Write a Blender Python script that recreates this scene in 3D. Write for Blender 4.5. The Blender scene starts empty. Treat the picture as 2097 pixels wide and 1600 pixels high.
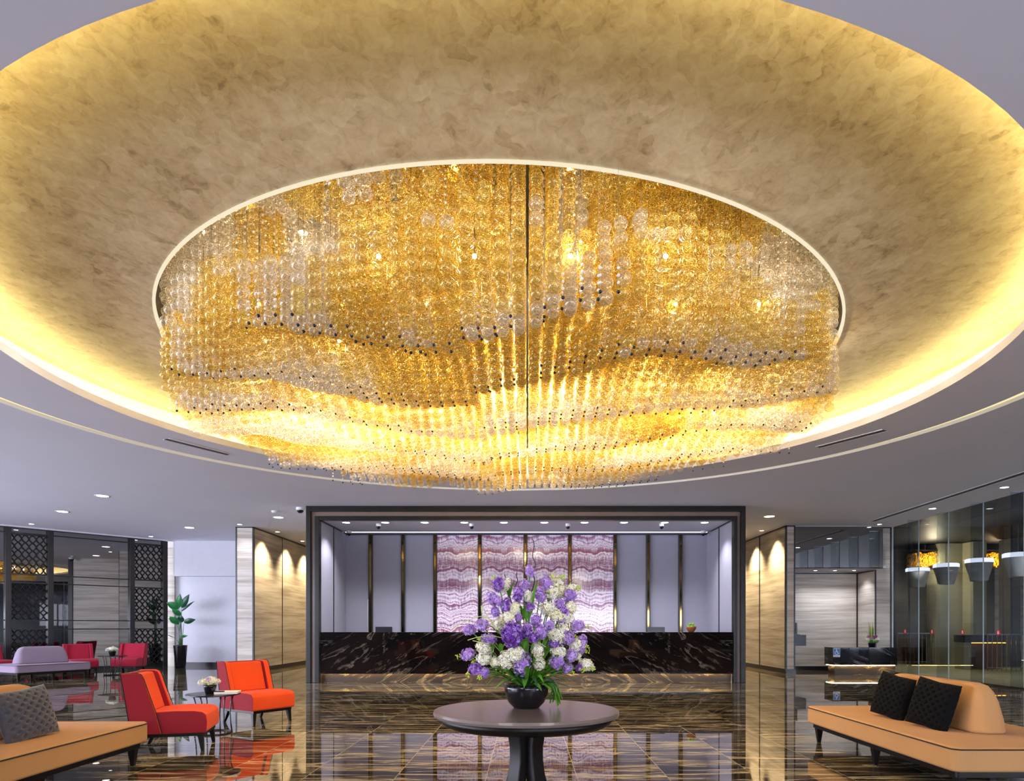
import bpy, bmesh, math, random
import numpy as np
from mathutils import Vector, Matrix
random.seed(7); rng = np.random.default_rng(11)
SC = bpy.context.scene; COL = SC.collection
PI = math.pi
# ---- camera model measured from the photograph: focal length and horizon (2097 x 1600 frame), eye height in metres
F, CX, CY, EYE = 1335.0, 1080.0, 1283.0, 1.25
CEIL = 3.91
def PX(x, Y): return (x - CX) * Y / F
def PZ(y, Y): return EYE + (CY - y) * Y / F
def AT(x, y, Y): return Vector((PX(x, Y), Y, PZ(y, Y)))
def ONFLOOR(x, y):
    Y = EYE * F / (y - CY); return Vector((PX(x, Y), Y, 0))
def ONCEIL(x, y, z=CEIL):
    Y = (z - EYE) * F / (CY - y); return Vector((PX(x, Y), Y, z))

# ------------------------------------------------------------------ mesh builder
class MB:
    def __init__(s): s.v = []; s.f = []; s.m = []; s.mi = 0; s.M = Matrix.Identity(4)
    def add(s, vs, fs):
        o = len(s.v); M = s.M
        s.v += [tuple(M @ Vector(p)) for p in vs]
        s.f += [tuple(o + i for i in f) for f in fs]; s.m += [s.mi] * len(fs); return s
    def box(s, x0, x1, y0, y1, z0, z1):
        return s.add([(x0,y0,z0),(x1,y0,z0),(x1,y1,z0),(x0,y1,z0),(x0,y0,z1),(x1,y0,z1),(x1,y1,z1),(x0,y1,z1)],
                     [(0,3,2,1),(4,5,6,7),(0,1,5,4),(1,2,6,5),(2,3,7,6),(3,0,4,7)])
    def frustum(s, c0, h0, c1, h1):   # rectangular section at two levels: centre, half sizes
        a = [(c0[0]+sx*h0[0], c0[1]+sy*h0[1], c0[2]) for sx,sy in ((-1,-1),(1,-1),(1,1),(-1,1))]
        b = [(c1[0]+sx*h1[0], c1[1]+sy*h1[1], c1[2]) for sx,sy in ((-1,-1),(1,-1),(1,1),(-1,1))]
        return s.add(a+b, [(0,3,2,1),(4,5,6,7),(0,1,5,4),(1,2,6,5),(2,3,7,6),(3,0,4,7)])
    def lathe(s, prof, n=32, cx=0, cy=0, sy=1.0):
        vs = []; fs = []
        for r, z in prof:
            for k in range(n):
                a = 2*PI*k/n; vs.append((cx + r*math.cos(a), cy + r*sy*math.sin(a), z))
        for i in range(len(prof)-1):
            for k in range(n):
                k2 = (k+1) % n
                fs.append((i*n+k, i*n+k2, (i+1)*n+k2, (i+1)*n+k))
        return s.add(vs, fs)
    def disc(s, r, z, n=32, cx=0, cy=0, down=False):
        vs = [(cx+r*math.cos(2*PI*k/n), cy+r*math.sin(2*PI*k/n), z) for k in range(n)]
        f = tuple(range(n)); return s.add(vs, [f[::-1] if down else f])
    def tube(s, pts, r, n=8, cap=True):
        pts = [Vector(p) for p in pts]; rs = r if isinstance(r, (list, tuple)) else [r]*len(pts)
        vs = []; fs = []; up = None
        for i, p in enumerate(pts):
            t = (pts[min(i+1, len(pts)-1)] - pts[max(i-1, 0)]).normalized()
            if up is None: up = Vector((0,0,1)) if abs(t.z) < .9 else Vector((1,0,0))
            a = t.cross(up).normalized(); b = a.cross(t).normalized(); up = b
            for k in range(n):
                w = 2*PI*k/n; vs.append(tuple(p + (a*math.cos(w) + b*math.sin(w))*rs[i]))
        for i in range(len(pts)-1):
            for k in range(n):
                k2 = (k+1) % n; fs.append((i*n+k, i*n+k2, (i+1)*n+k2, (i+1)*n+k))
        if cap: fs += [tuple(range(n))[::-1], tuple((len(pts)-1)*n+k for k in range(n))]
        return s.add(vs, fs)
    def sphere(s, c, r, nu=12, nv=8, sq=(1,1,1)):
        vs = []; fs = []
        for j in range(nv+1):
            t = PI*j/nv
            for k in range(nu):
                a = 2*PI*k/nu
                vs.append((c[0]+r*sq[0]*math.sin(t)*math.cos(a), c[1]+r*sq[1]*math.sin(t)*math.sin(a), c[2]+r*sq[2]*math.cos(t)))
        for j in range(nv):
            for k in range(nu):
                k2 = (k+1) % nu; fs.append((j*nu+k, (j+1)*nu+k, (j+1)*nu+k2, j*nu+k2))
        return s.add(vs, fs)
    def prism(s, poly, y0, y1):       # polygon in x,z pushed along y
        n = len(poly)
        vs = [(x, y0, z) for x, z in poly] + [(x, y1, z) for x, z in poly]
        fs = [tuple(range(n)), tuple(range(2*n-1, n-1, -1))] + [(i, n+i, n+(i+1) % n, (i+1) % n) for i in range(n)]
        return s.add(vs, fs)
    def build(s, name, mats, parent=None, smooth=False, bevel=0, seg=3, sub=0, loc=None, weld=False):
        me = bpy.data.meshes.new(name); me.from_pydata(s.v, [], s.f)
        for m in (mats if isinstance(mats, (list, tuple)) else [mats]): me.materials.append(m)
        me.polygons.foreach_set('material_index', s.m)
        bm = bmesh.new(); bm.from_mesh(me)
        if weld: bmesh.ops.remove_doubles(bm, verts=bm.verts, dist=1e-5)
        bmesh.ops.recalc_face_normals(bm, faces=bm.faces); bm.to_mesh(me); bm.free()
        if smooth: me.polygons.foreach_set('use_smooth', [True]*len(me.polygons))
        o = bpy.data.objects.new(name, me); COL.objects.link(o)
        if parent: o.parent = parent
        if loc is not None: o.location = loc
        if bevel:
            b = o.modifiers.new('bevel', 'BEVEL'); b.width = bevel; b.segments = seg; b.limit_method = 'ANGLE'; b.angle_limit = math.radians(40)
            me.polygons.foreach_set('use_smooth', [True]*len(me.polygons))
            w = o.modifiers.new('normals', 'WEIGHTED_NORMAL'); w.keep_sharp = True
        if sub:
            q = o.modifiers.new('sub', 'SUBSURF'); q.levels = sub; q.render_levels = sub
            me.polygons.foreach_set('use_smooth', [True]*len(me.polygons))
        return o

def thing(name, label, cat, loc=(0,0,0), rz=0, group=None):
    o = bpy.data.objects.new(name, None); COL.objects.link(o); o.empty_display_size = .1
    o.location = loc; o.rotation_euler = (0, 0, rz); tag(o, label, cat, group); return o
def tag(o, label=None, cat=None, group=None, kind=None):
    if label: o['label'] = label
    if cat: o['category'] = cat
    if group: o['group'] = group
    if kind: o['kind'] = kind
    return o
def struct(o): o['kind'] = 'structure'; return o
def copy_tree(o, parent=None):
    c = o.copy(); COL.objects.link(c)
    if parent: c.parent = parent
    for ch in [x for x in SC.objects if x.parent == o]: copy_tree(ch, c)
    return c
def dup(root, loc, rz=None, label=None, group=None):
    c = copy_tree(root); c.location = loc
    if rz is not None: c.rotation_euler = (0, 0, rz)
    if label: c['label'] = label
    if group: c['group'] = group
    return c

# ------------------------------------------------------------------ materials
def rgb(h):
    h = h.lstrip('#'); c = [int(h[i:i+2], 16)/255 for i in (0,2,4)]
    return tuple((x/12.92 if x <= .04045 else ((x+.055)/1.055)**2.4) for x in c) + (1,)
class NT:
    def __init__(s, name):
        s.mat = bpy.data.materials.new(name); s.mat.use_nodes = True
        s.t = s.mat.node_tree; s.t.nodes.clear(); s.out = s.n('ShaderNodeOutputMaterial')
    def n(s, typ, ins=None, **props):
        nd = s.t.nodes.new(typ)
        for k, v in props.items(): setattr(nd, k, v)
        for k, v in (ins or {}).items():
            so = nd.inputs[k]
            if isinstance(v, bpy.types.NodeSocket): s.t.links.new(v, so)
            else: so.default_value = v
        return nd
    def coord(s, scale=(1,1,1), kind='Object', loc=(0,0,0)):
        tc = s.n('ShaderNodeTexCoord')
        return s.n('ShaderNodeMapping', {'Vector': tc.outputs[kind], 'Scale': scale, 'Location': loc}).outputs[0]
    def noise(s, vec, scale=5, detail=4, rough=.5, dist=0, out=0):
        return s.n('ShaderNodeTexNoise', {'Vector': vec, 'Scale': scale, 'Detail': detail, 'Roughness': rough, 'Distortion': dist}).outputs[out]
    def ramp(s, fac, stops, interp='LINEAR'):
        r = s.n('ShaderNodeValToRGB', {'Fac': fac}); e = r.color_ramp.elements; r.color_ramp.interpolation = interp
        while len(e) < len(stops): e.new(.5)
        for i, (p, c) in enumerate(stops):
            e[i].position = p; e[i].color = c if len(c) == 4 else tuple(c)+(1,)
        return r.outputs[0]
    def math(s, op, a, b=0.0, c=0.0):
        return s.n('ShaderNodeMath', {0: a, 1: b, 2: c}, operation=op).outputs[0]
    def mix(s, fac, a, b, mode='MIX'):
        m = s.n('ShaderNodeMix', data_type='RGBA', blend_type=mode)
        for so, v in ((m.inputs[0], fac), (m.inputs[6], a), (m.inputs[7], b)):
            if isinstance(v, bpy.types.NodeSocket): s.t.links.new(v, so)
            else: so.default_value = v
        return m.outputs[2]
    def bump(s, h, strength=.3, dist=.01):
        return s.n('ShaderNodeBump', {'Height': h, 'Strength': strength, 'Distance': dist}).outputs[0]
    def pbsdf(s, color, rough=.5, **kw):
        ins = {'Base Color': color, 'Roughness': rough}; ins.update({k.replace('_', ' '): v for k, v in kw.items()})
        return s.n('ShaderNodeBsdfPrincipled', ins)
    def done(s, sh):
        s.t.links.new(sh.outputs[0], s.out.inputs['Surface']); return s.mat
def plain(name, h, rough=.5, var=.06, scale=6, **kw):
    t = NT(name); c = rgb(h) if isinstance(h, str) else h
    nz = t.noise(t.coord(), scale, 3)
    dk = tuple(x*(1-var) for x in c[:3]) + (1,); lt = tuple(min(1, x*(1+var)) for x in c[:3]) + (1,)
    return t.done(t.pbsdf(t.ramp(nz, [(.3, dk), (.7, lt)]), rough, **kw))
def emit(name, h, st):
    t = NT(name); return t.done(t.n('ShaderNodeEmission', {'Color': rgb(h), 'Strength': st}))
def fabric(name, h, rough=.9, scale=260, var=.16, sheen=.04):
    t = NT(name); c = rgb(h); v = t.coord()
    nz = t.noise(v, scale, 2, .6); big = t.noise(v, 3, 2)
    f = t.math('ADD', t.math('MULTIPLY', nz, .75), t.math('MULTIPLY', big, .25))
    col = t.ramp(f, [(.3, tuple(x*(1-var) for x in c[:3])+(1,)), (.7, tuple(min(1, x*(1+var)) for x in c[:3])+(1,))])
    p = t.pbsdf(col, rough, Normal=t.bump(nz, .25, .002)); p.inputs['Sheen Weight'].default_value = sheen
    return t.done(p)

M = {}
M['ceiling'] = plain('ceiling_paint', '#e4e5f4', .9, .02, .6)
M['white_paint'] = plain('white_paint', '#d9d9e4', .8, .02)
M['black_metal'] = plain('black_metal', '#17161a', .3, .15)
M['bronze'] = plain('dark_bronze', '#1f1c18', .28, .2, 3, Specular_IOR_Level=.3)
M['taupe'] = plain('taupe_panel', '#7a675c', .25, .06, 3)
M['gold'] = plain('polished_brass', '#6e5a34', .06, .15, 4, Metallic=1.0)
M['black_stone'] = plain('black_stone', '#15151a', .3, .2, 8)
M['dark_wood'] = plain('dark_stained_wood', '#120d0b', .4, .3, 12, Specular_IOR_Level=.25)
M['chrome'] = plain('chrome', '#c9c9cf', .15, .05, 5, Metallic=1.0)
M['white_plastic'] = plain('white_plastic', '#e6e6ea', .4, .02)
M['dark_plastic'] = plain('dark_plastic', '#0f1014', .25, .1)
M['lens_on'] = emit('lamp_lens', '#fff6ea', 14)
M['lens_warm'] = emit('lamp_lens_warm', '#ffdca0', 14)
M['spot_on'] = emit('chandelier_lamp', '#fff2dc', 60)
M['cove_led'] = emit('cove_led', '#ffe690', 31)
M['slot_led'] = emit('slot_led', '#f4e2a8', .95)
M['rim_glow'] = emit('opening_glow', '#fff0cf', .78)  # trim ring that glows by its own emission
M['strip_warm'] = emit('strip_led', '#ffda90', 28)
M['strip_cool'] = emit('strip_led_cool', '#e6e4ff', 2.2)
M['orange'] = fabric('orange_wool', '#da4506'); M['crimson'] = fabric('crimson_wool', '#8c0a1d')
M['rose'] = fabric('rose_red_wool', '#a51233')
M['tan'] = fabric('tan_wool', '#b48653'); M['mauve'] = fabric('mauve_wool', '#8f7f92')
M['cord'] = fabric('dark_piping', '#2b1a12'); 
M['velvet_grey'] = fabric('charcoal_velvet', '#3a3b47', .7, 300, .2, .3); M['velvet_black'] = fabric('black_velvet', '#040406', .8, 300, .2, .02)
M['velvet_black'].node_tree.nodes['Principled BSDF'].inputs['Specular IOR Level'].default_value = .12
M['panel_grey'] = fabric('grey_wall_fabric', '#8f8f9e', .85, 400, .05, .1)
M['leaf'] = plain('plant_leaf', '#2c7a44', .35, .3, 9); M['leaf_dark'] = plain('plant_leaf_dark', '#1c4a34', .35, .3, 9)
M['leaf_bright'] = plain('bouquet_leaf', '#568f24', .45, .35, 14)
M['stem'] = plain('plant_stem', '#5d7a5a', .5, .2, 9); M['twig'] = plain('dark_twig', '#221619', .6, .2, 20)
M['pale_grass'] = plain('pale_grass', '#b9c47a', .5, .2, 20); M['bud'] = plain('lime_buds', '#b8cc3a', .5, .2, 60)
M['lilac'] = plain('lilac_petal', '#ac80d2', .5, .35, 40); M['lilac_pale'] = plain('pale_lilac_petal', '#c8a8e2', .5, .25, 40)
M['lilac_dark'] = plain('deep_purple_petal', '#6a2c98', .5, .4, 40)
M['white_petal'] = plain('white_petal', '#f6f3e2', .5, .06, 40); M['cream_petal'] = plain('cream_petal', '#f2ebc0', .5, .08, 40)
M['magenta'] = plain('magenta_petal', '#8a2470', .5, .3, 40)
M['vase'] = plain('black_glazed_bowl', '#141216', .18, .2, 6)
M['apple'] = plain('green_apple', '#7fb02a', .3, .2, 20); M['bowl_wood'] = plain('brown_bowl', '#8a4e26', .4, .25, 20)
M['paper'] = plain('paper', '#ece6e2', .7, .03, 30); M['soil'] = plain('soil', '#1b1411', .9, .3, 60)
M['red_badge'] = plain('red_badge', '#b01226', .4, .05); M['white_badge'] = plain('white_badge', '#f4f2f0', .5, .02)
M['blue_sign'] = plain('blue_sign', '#2f6fb4', .4, .05)
M['navy'] = plain('navy_crystal', '#101430', .1, .2, 6)
M['pendant'] = plain('pendant_shade', '#c9c9cf', .5, .04); M['pendant_top'] = emit('pendant_light_band', '#eef0ff', 1.6)
M['ext_beige'] = plain('beige_stone', '#8f8a72', .5, .08, 2); M['ext_ground'] = plain('driveway_paving', '#77724f', .5, .12, 2)
M['ext_dark'] = plain('dark_cladding', '#15161b', .5, .2, 1.5); M['ext_wood'] = plain('brown_timber', '#4a2c14', .45, .3, 5)
M['ext_grey'] = plain('grey_render', '#4b4b50', .6, .1, 2)

def m_plaster():
    t = NT('venetian_plaster'); v = t.coord()
    a = t.noise(v, 2.6, 5, .6, .5); b = t.noise(v, 13, 6, .65, .8)
    # broad trowel strokes plus thin darker drag marks
    w = t.n('ShaderNodeTexVoronoi', {'Vector': t.mix(.22, v, t.n('ShaderNodeTexNoise', {'Vector': v, 'Scale': 4.0, 'Detail': 3}).outputs[1]), 'Scale': 12, 'Randomness': 1.0}, feature='F1').outputs['Color']
    w = t.n('ShaderNodeSeparateColor', {0: w}).outputs[0]
    f = t.math('ADD', t.math('MULTIPLY', a, .38), t.math('ADD', t.math('MULTIPLY', b, .49), t.math('MULTIPLY', w, .13)))
    col = t.ramp(f, [(.33, rgb('#998768')), (.42, rgb('#bfac8a')), (.51, rgb('#cebd9c')), (.66, rgb('#ddd0b2'))])
    return t.done(t.pbsdf(col, .42, Normal=t.bump(f, .15, .01)))
M['plaster'] = m_plaster()
def m_floor():
    t = NT('marble_floor'); tc = t.n('ShaderNodeTexCoord'); s = t.n('ShaderNodeSeparateXYZ', {0: tc.outputs['Object']})
    x = t.math('ADD', s.outputs[0], .34); y = s.outputs[1]; T = .75
    ix = t.math('FLOOR', t.math('DIVIDE', x, T)); iy = t.math('FLOOR', t.math('DIVIDE', t.math('ADD', y, .2), T*2))
    wn = t.n('ShaderNodeTexWhiteNoise', {'Vector': t.n('ShaderNodeCombineXYZ', {0: ix, 1: iy, 2: 3.0}).outputs[0]}, noise_dimensions='3D')
    off = t.n('ShaderNodeSeparateColor', {0: wn.outputs['Color']})
    vx = t.math('ADD', x, t.math('MULTIPLY', off.outputs[0], 9)); vy = t.math('ADD', y, t.math('MULTIPLY', off.outputs[1], 1.5))
    def streak(sx, sy, dist, det=5):
        vec = t.n('ShaderNodeCombineXYZ', {0: t.math('MULTIPLY', vx, sx), 1: t.math('MULTIPLY', vy, sy), 2: t.math('MULTIPLY', off.outputs[2], 20)}).outputs[0]
        return t.noise(vec, 1, det, .55, dist)
    a = streak(.55, 5.5, .55); b = streak(.9, 13, .9); c = streak(2.2, 30, 1.2, 3)
    va = t.ramp(t.math('ABSOLUTE', t.math('SUBTRACT', a, .5)), [(0, (1,1,1)), (.013, (.55,.55,.55)), (.05, (0,0,0))])
    vb = t.ramp(b, [(.56, (0,0,0)), (.64, (.8,.8,.8)), (.7, (1,1,1))]); vc = t.ramp(c, [(.58, (0,0,0)), (.7, (1,1,1))])
    patch = t.ramp(streak(.5, 1.6, .6, 3), [(.42, (.06,.06,.06)), (.64, (1,1,1))])
    vein = t.math('MINIMUM', 1.0, t.math('ADD', t.math('MULTIPLY', va, .75), t.math('MULTIPLY', patch, t.math('ADD', t.math('MULTIPLY', vb, .55), t.math('MULTIPLY', vc, .5)))))
    base = t.ramp(streak(.4, 3, .4, 3), [(.35, rgb('#1e1813')), (.65, rgb('#382d23'))])
    col = t.mix(vein, base, rgb('#c2b391'))
    gx = t.math('ABSOLUTE', t.math('SUBTRACT', t.math('FRACT', t.math('DIVIDE', x, T)), .5))
    gy = t.math('ABSOLUTE', t.math('SUBTRACT', t.math('FRACT', t.math('DIVIDE', t.math('ADD', y, .2), T*2)), .5))
    g = t.math('MAXIMUM', t.math('GREATER_THAN', gx, .4955), t.math('MULTIPLY', t.math('GREATER_THAN', gy, .498), .35))
    col = t.mix(g, col, rgb('#a2957a'))
    wv = t.noise(t.coord((1, 1, 1)), 2.5, 2)
    return t.done(t.pbsdf(col, .012, Normal=t.bump(wv, .004, .02), IOR=1.62))
M['floor'] = m_floor()
def m_travertine():
    t = NT('vein_cut_travertine'); v = t.coord((.35, .35, 7))
    a = t.noise(v, 1.4, 6, .6, .3); b = t.noise(t.coord((.5, .5, 30)), 1.5, 3, .6, .2)
    f = t.math('ADD', t.math('MULTIPLY', a, .72), t.math('MULTIPLY', b, .28))
    return t.done(t.pbsdf(t.ramp(f, [(.34, rgb('#93887b')), (.47, rgb('#b8aea2')), (.56, rgb('#cbc3b9')), (.7, rgb('#d8d2cb'))]), .35))
M['travertine'] = m_travertine()
def m_counter(name, mirror, dark, vein, wine):
    t = NT(name); tc = t.n('ShaderNodeTexCoord'); s = t.n('ShaderNodeSeparateXYZ', {0: tc.outputs['Object']})
    x = t.math('ABSOLUTE', s.outputs[0]) if mirror else s.outputs[0]
    d = t.math('ADD', t.math('MULTIPLY', x, .62), s.outputs[2])
    q = t.math('SUBTRACT', x, t.math('MULTIPLY', s.outputs[2], .5))
    vec = t.n('ShaderNodeCombineXYZ', {0: t.math('MULTIPLY', q, .42), 1: t.math('MULTIPLY', d, 1.5), 2: s.outputs[1]}).outputs[0]
    a = t.noise(vec, 1.1, 7, .62, 1.3)
    r = t.math('FRACT', t.math('MULTIPLY', a, 6.0))
    v1 = t.ramp(t.math('ABSOLUTE', t.math('SUBTRACT', r, .5)), [(0, (1,1,1)), (.05, (.35,.35,.35)), (.16, (0,0,0))])
    n2 = t.noise(vec, 2.6, 4, .6, 1); m = t.ramp(n2, [(.4, (0,0,0)), (.62, (1,1,1))])
    vv = t.math('MULTIPLY', v1, m)
    fl = t.ramp(t.noise(vec, 14, 3, .6, 1.5), [(.66, (0,0,0)), (.74, (1,1,1))])
    vv = t.math('MINIMUM', 1.0, t.math('ADD', t.math('MULTIPLY', vv, .75), t.math('MULTIPLY', t.math('MULTIPLY', fl, m), .35)))
    base = t.ramp(t.noise(vec, .9, 2), [(.4, rgb(dark)), (.62, rgb(wine))])
    return t.done(t.pbsdf(t.mix(vv, base, rgb(vein)), .03))
M['counter'] = m_counter('reception_marble', True, '#0d0b0a', '#8d8071', '#1e1412')
M['plinth'] = m_counter('plinth_marble', True, '#1d1610', '#b8a684', '#2e2419')
M['plinth'].node_tree.nodes['Principled BSDF'].inputs['Roughness'].default_value = .45
M['desk_marble'] = m_counter('desk_marble', False, '#0d0d12', '#b9b9c6', '#14131a')
def m_onyx():
    t = NT('purple_onyx'); tc = t.n('ShaderNodeTexCoord'); s = t.n('ShaderNodeSeparateXYZ', {0: tc.outputs['Object']})
    x = t.math('PINGPONG', t.math('ADD', s.outputs[0], 20*1.144+.05), 1.144); z = s.outputs[2]
    v = t.n('ShaderNodeCombineXYZ', {0: x, 1: 0.0, 2: z}).outputs[0]
    w1 = t.noise(t.n('ShaderNodeMapping', {'Vector': v, 'Scale': (1.3, 1, 1.0)}).outputs[0], 1.3, 3, .5)
    vor = t.n('ShaderNodeTexVoronoi', {'Vector': t.n('ShaderNodeMapping', {'Vector': v, 'Scale': (2.6, 1, 1.4)}).outputs[0], 'Scale': 1.0, 'Smoothness': .4}, feature='SMOOTH_F1').outputs['Distance']
    w2 = t.noise(t.n('ShaderNodeMapping', {'Vector': v, 'Scale': (6, 1, 3)}).outputs[0], 2.2, 4, .6)
    h = t.math('ADD', z, t.math('ADD', t.math('MULTIPLY', w1, .42), t.math('ADD', t.math('MULTIPLY', vor, .2), t.math('MULTIPLY', w2, .07))))
    big = t.noise(t.n('ShaderNodeCombineXYZ', {2: h}).outputs[0], 2.4, 1, .5); fine = t.noise(t.n('ShaderNodeCombineXYZ', {2: h}).outputs[0], 17, 3, .7)
    tooth = t.noise(t.n('ShaderNodeMapping', {'Vector': v, 'Scale': (26, 1, 5)}).outputs[0], 1, 2, .5)
    f = t.math('ADD', t.math('MULTIPLY', big, .46), t.math('ADD', t.math('MULTIPLY', fine, .40), t.math('MULTIPLY', tooth, .14)))
    col = t.ramp(f, [(.36, rgb('#3f162b')), (.425, rgb('#74384f')), (.47, rgb('#8d6f86')), (.5, rgb('#b9a8bd')), (.53, rgb('#e4dbe6')), (.555, rgb('#a78aa0')), (.6, rgb('#7a3f50')), (.68, rgb('#a06a70')), (.76, rgb('#d0c0cc'))])
    p = t.pbsdf(col, .12); t.t.links.new(col, p.inputs['Emission Color']); p.inputs['Emission Strength'].default_value = .10   # faint glow added to the stone; no lamp stands behind it
    return t.done(p)
M['onyx'] = m_onyx()
def m_mirror():
    t = NT('smoked_mirror')
    g = t.n('ShaderNodeBsdfGlossy', {'Color': rgb('#a9a7a6'), 'Roughness': .012}); d = t.n('ShaderNodeBsdfDiffuse', {'Color': rgb('#15151a')})
    return t.done(t.n('ShaderNodeMixShader', {0: .72, 1: d.outputs[0], 2: g.outputs[0]}))
M['mirror'] = m_mirror()
def m_pane(name, tint, ior=1.45):
    t = NT(name); fr = t.n('ShaderNodeFresnel', {'IOR': ior})
    a = t.n('ShaderNodeBsdfTransparent', {'Color': rgb(tint)}); g = t.n('ShaderNodeBsdfGlossy', {'Color': (1,1,1,1), 'Roughness': .005})
    m = t.n('ShaderNodeMixShader', {0: fr.outputs[0], 1: a.outputs[0], 2: g.outputs[0]}); geo = t.n('ShaderNodeNewGeometry'); cl = t.n('ShaderNodeBsdfTransparent', {'Color': (1,1,1,1)})
    return t.done(t.n('ShaderNodeMixShader', {0: geo.outputs['Backfacing'], 1: m.outputs[0], 2: cl.outputs[0]}))
M['glass'] = m_pane('window_glass', '#c4c9cc'); M['fin_glass'] = m_pane('fin_glass', '#d8e0e4'); M['glass_edge'] = plain('glass_edge', '#b9c6ca', .2, .05)
def m_ball(name, tint, body, dark, rim, op):
    # thin seeded glass bubble: tinted see-through wall, bright seeds, glossy skin that strengthens towards the rim
    t = NT(name); inf = t.n('ShaderNodeObjectInfo'); v = t.coord()
    lw = t.n('ShaderNodeLayerWeight', {'Blend': .45})
    sd = t.noise(v, 150, 0, .5)
    seeds = t.ramp(sd, [(.60, (0,0,0)), (.72, (1,1,1))])
    bodyc = t.mix(inf.outputs['Random'], rgb(body), rgb(dark)); bodyc = t.mix(seeds, bodyc, rgb(rim))
    df = t.n('ShaderNodeBsdfDiffuse', {'Color': bodyc}); tl = t.n('ShaderNodeBsdfTranslucent', {'Color': bodyc})
    dt = t.n('ShaderNodeMixShader', {0: .6, 1: df.outputs[0], 2: tl.outputs[0]})
    tr = t.n('ShaderNodeBsdfTransparent', {'Color': rgb(tint)})
    o = t.math('ADD', t.math('MULTIPLY', t.math('POWER', lw.outputs['Facing'], 2.5), .55), t.math('ADD', op, t.math('MULTIPLY', seeds, .35)))
    a = t.n('ShaderNodeMixShader', {0: t.math('MINIMUM', o, .95), 1: tr.outputs[0], 2: dt.outputs[0]})
    gl = t.n('ShaderNodeBsdfGlossy', {'Color': rgb(rim), 'Roughness': .12})
    fr = t.math('ADD', .07, t.math('MULTIPLY', t.math('POWER', lw.outputs['Facing'], 2.0), .3))
    front = t.n('ShaderNodeMixShader', {0: fr, 1: a.outputs[0], 2: gl.outputs[0]})
    geo = t.n('ShaderNodeNewGeometry'); clear = t.n('ShaderNodeBsdfTransparent', {'Color': (1,1,1,1)})
    return t.done(t.n('ShaderNodeMixShader', {0: geo.outputs['Backfacing'], 1: front.outputs[0], 2: clear.outputs[0]}))
M['amber_ball'] = m_ball('amber_bubble_glass', '#fff4d0', '#f8d554', '#dba428', '#fff4c4', .30)
M['clear_ball'] = m_ball('clear_bubble_glass', '#fff9ee', '#fff3de', '#f6e6c8', '#fffaf0', .23)
M['bead'] = plain('crystal_bead', '#efe8da', .08, .05, 50)
# ------------------------------------------------------------------ the setting
ZC = CEIL
XG = 9.8                                   # glass wall
def sbox(name, mat, *b, bevel=0): return struct(MB().box(*b).build(name, mat, bevel=bevel))
sbox('floor', M['floor'], -18, XG, -5, 24, -.1, 0)
struct(MB().box(XG, 22, -6, 24, -.1, -.004).build('ground', M['ext_ground']))

# oval ceiling opening: centre, half axes (x, y)
OC = (-.25, 7.2); RIM = (4.92, 4.60); SLOT0 = (5.88, 5.40); SLOT1 = (6.04, 5.56); INN = (3.39, 3.25); ZIN = 4.07
def ell(ab, z, n, extra=0.0):
    return [(OC[0] + (ab[0]+extra)*math.cos(2*PI*k/n), OC[1] + (ab[1]+extra)*math.sin(2*PI*k/n), z) for k in range(n)]
def loft(mb, rings):
    n = len(rings[0]); vs = [p for r in rings for p in r]; fs = []
    for i in range(len(rings)-1):
        for k in range(n):
            k2 = (k+1) % n; fs.append((i*n+k, i*n+k2, (i+1)*n+k2, (i+1)*n+k))
    return mb.add(vs, fs)
NE = 160
def rect_ring(z, n, x0=-18, x1=XG, y0=-5, y1=24):
    out = []
    for k in range(n):
        a = 2*PI*k/n; c, s = math.cos(a), math.sin(a); t = 1e9
        if c > 1e-9: t = min(t, (x1-OC[0])/c)
        if c < -1e-9: t = min(t, (x0-OC[0])/c)
        if s > 1e-9: t = min(t, (y1-OC[1])/s)
        if s < -1e-9: t = min(t, (y0-OC[1])/s)
        out.append([OC[0]+c*t, OC[1]+s*t, z])
    for cx, cy in ((x0,y0),(x0,y1),(x1,y0),(x1,y1)):
        k = min(range(n), key=lambda i: abs(math.atan2(math.sin(math.atan2(out[i][1]-OC[1], out[i][0]-OC[0])-math.atan2(cy-OC[1], cx-OC[0])), math.cos(math.atan2(out[i][1]-OC[1], out[i][0]-OC[0])-math.atan2(cy-OC[1], cx-OC[0])))))
        out[k] = [cx, cy, z]
    return [tuple(p) for p in out]
mb = MB()
loft(mb, [rect_ring(ZC+.3, NE), rect_ring(ZC, NE), ell(SLOT1, ZC, NE), ell(SLOT1, ZC+.05, NE)])
struct(mb.build('ceiling', M['ceiling']))
mb = MB(); loft(mb, [ell(SLOT0, ZC+.05, NE), ell(SLOT0, ZC, NE), ell(RIM, ZC, NE), ell(RIM, ZC+.09, NE), ell(RIM, ZC+.06, NE, .30), ell(RIM, ZC+.36, NE, .32)])
struct(mb.build('ceiling_ring', M['ceiling']))
# plaster saucer rising from behind the lip and falling gently to the opening
prof = []
for i in range(15):
    u = i/14; a = RIM[0]+.32 + (INN[0]-RIM[0]-.32)*u; b = RIM[1]+.32 + (INN[1]-RIM[1]-.32)*u
    z = ZC+.36 + (ZIN-ZC-.36)*u + .03*math.sin(PI*u)
    prof.append(ell((a, b), z, NE))
mb = MB(); loft(mb, prof); struct(mb.build('ceiling_plaster_saucer', M['plaster'], smooth=True))
mb = MB(); loft(mb, [ell(INN, ZIN-.002, NE, .02), ell(INN, ZIN-.012, NE, .018), ell(INN, ZIN-.012, NE, -.005), ell(INN, ZIN+.03, NE, -.005)])
tag(struct(mb.build('trim_1', M['rim_glow'])), 'thin bright strip edging the oval ceiling opening')
mb = MB(); loft(mb, [ell(INN, ZIN+.03, NE), ell(INN, 5.15, NE)])
mb.add(ell(INN, 5.15, NE), [tuple(range(NE))]); struct(mb.build('ceiling_recess', M['bronze']))
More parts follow.
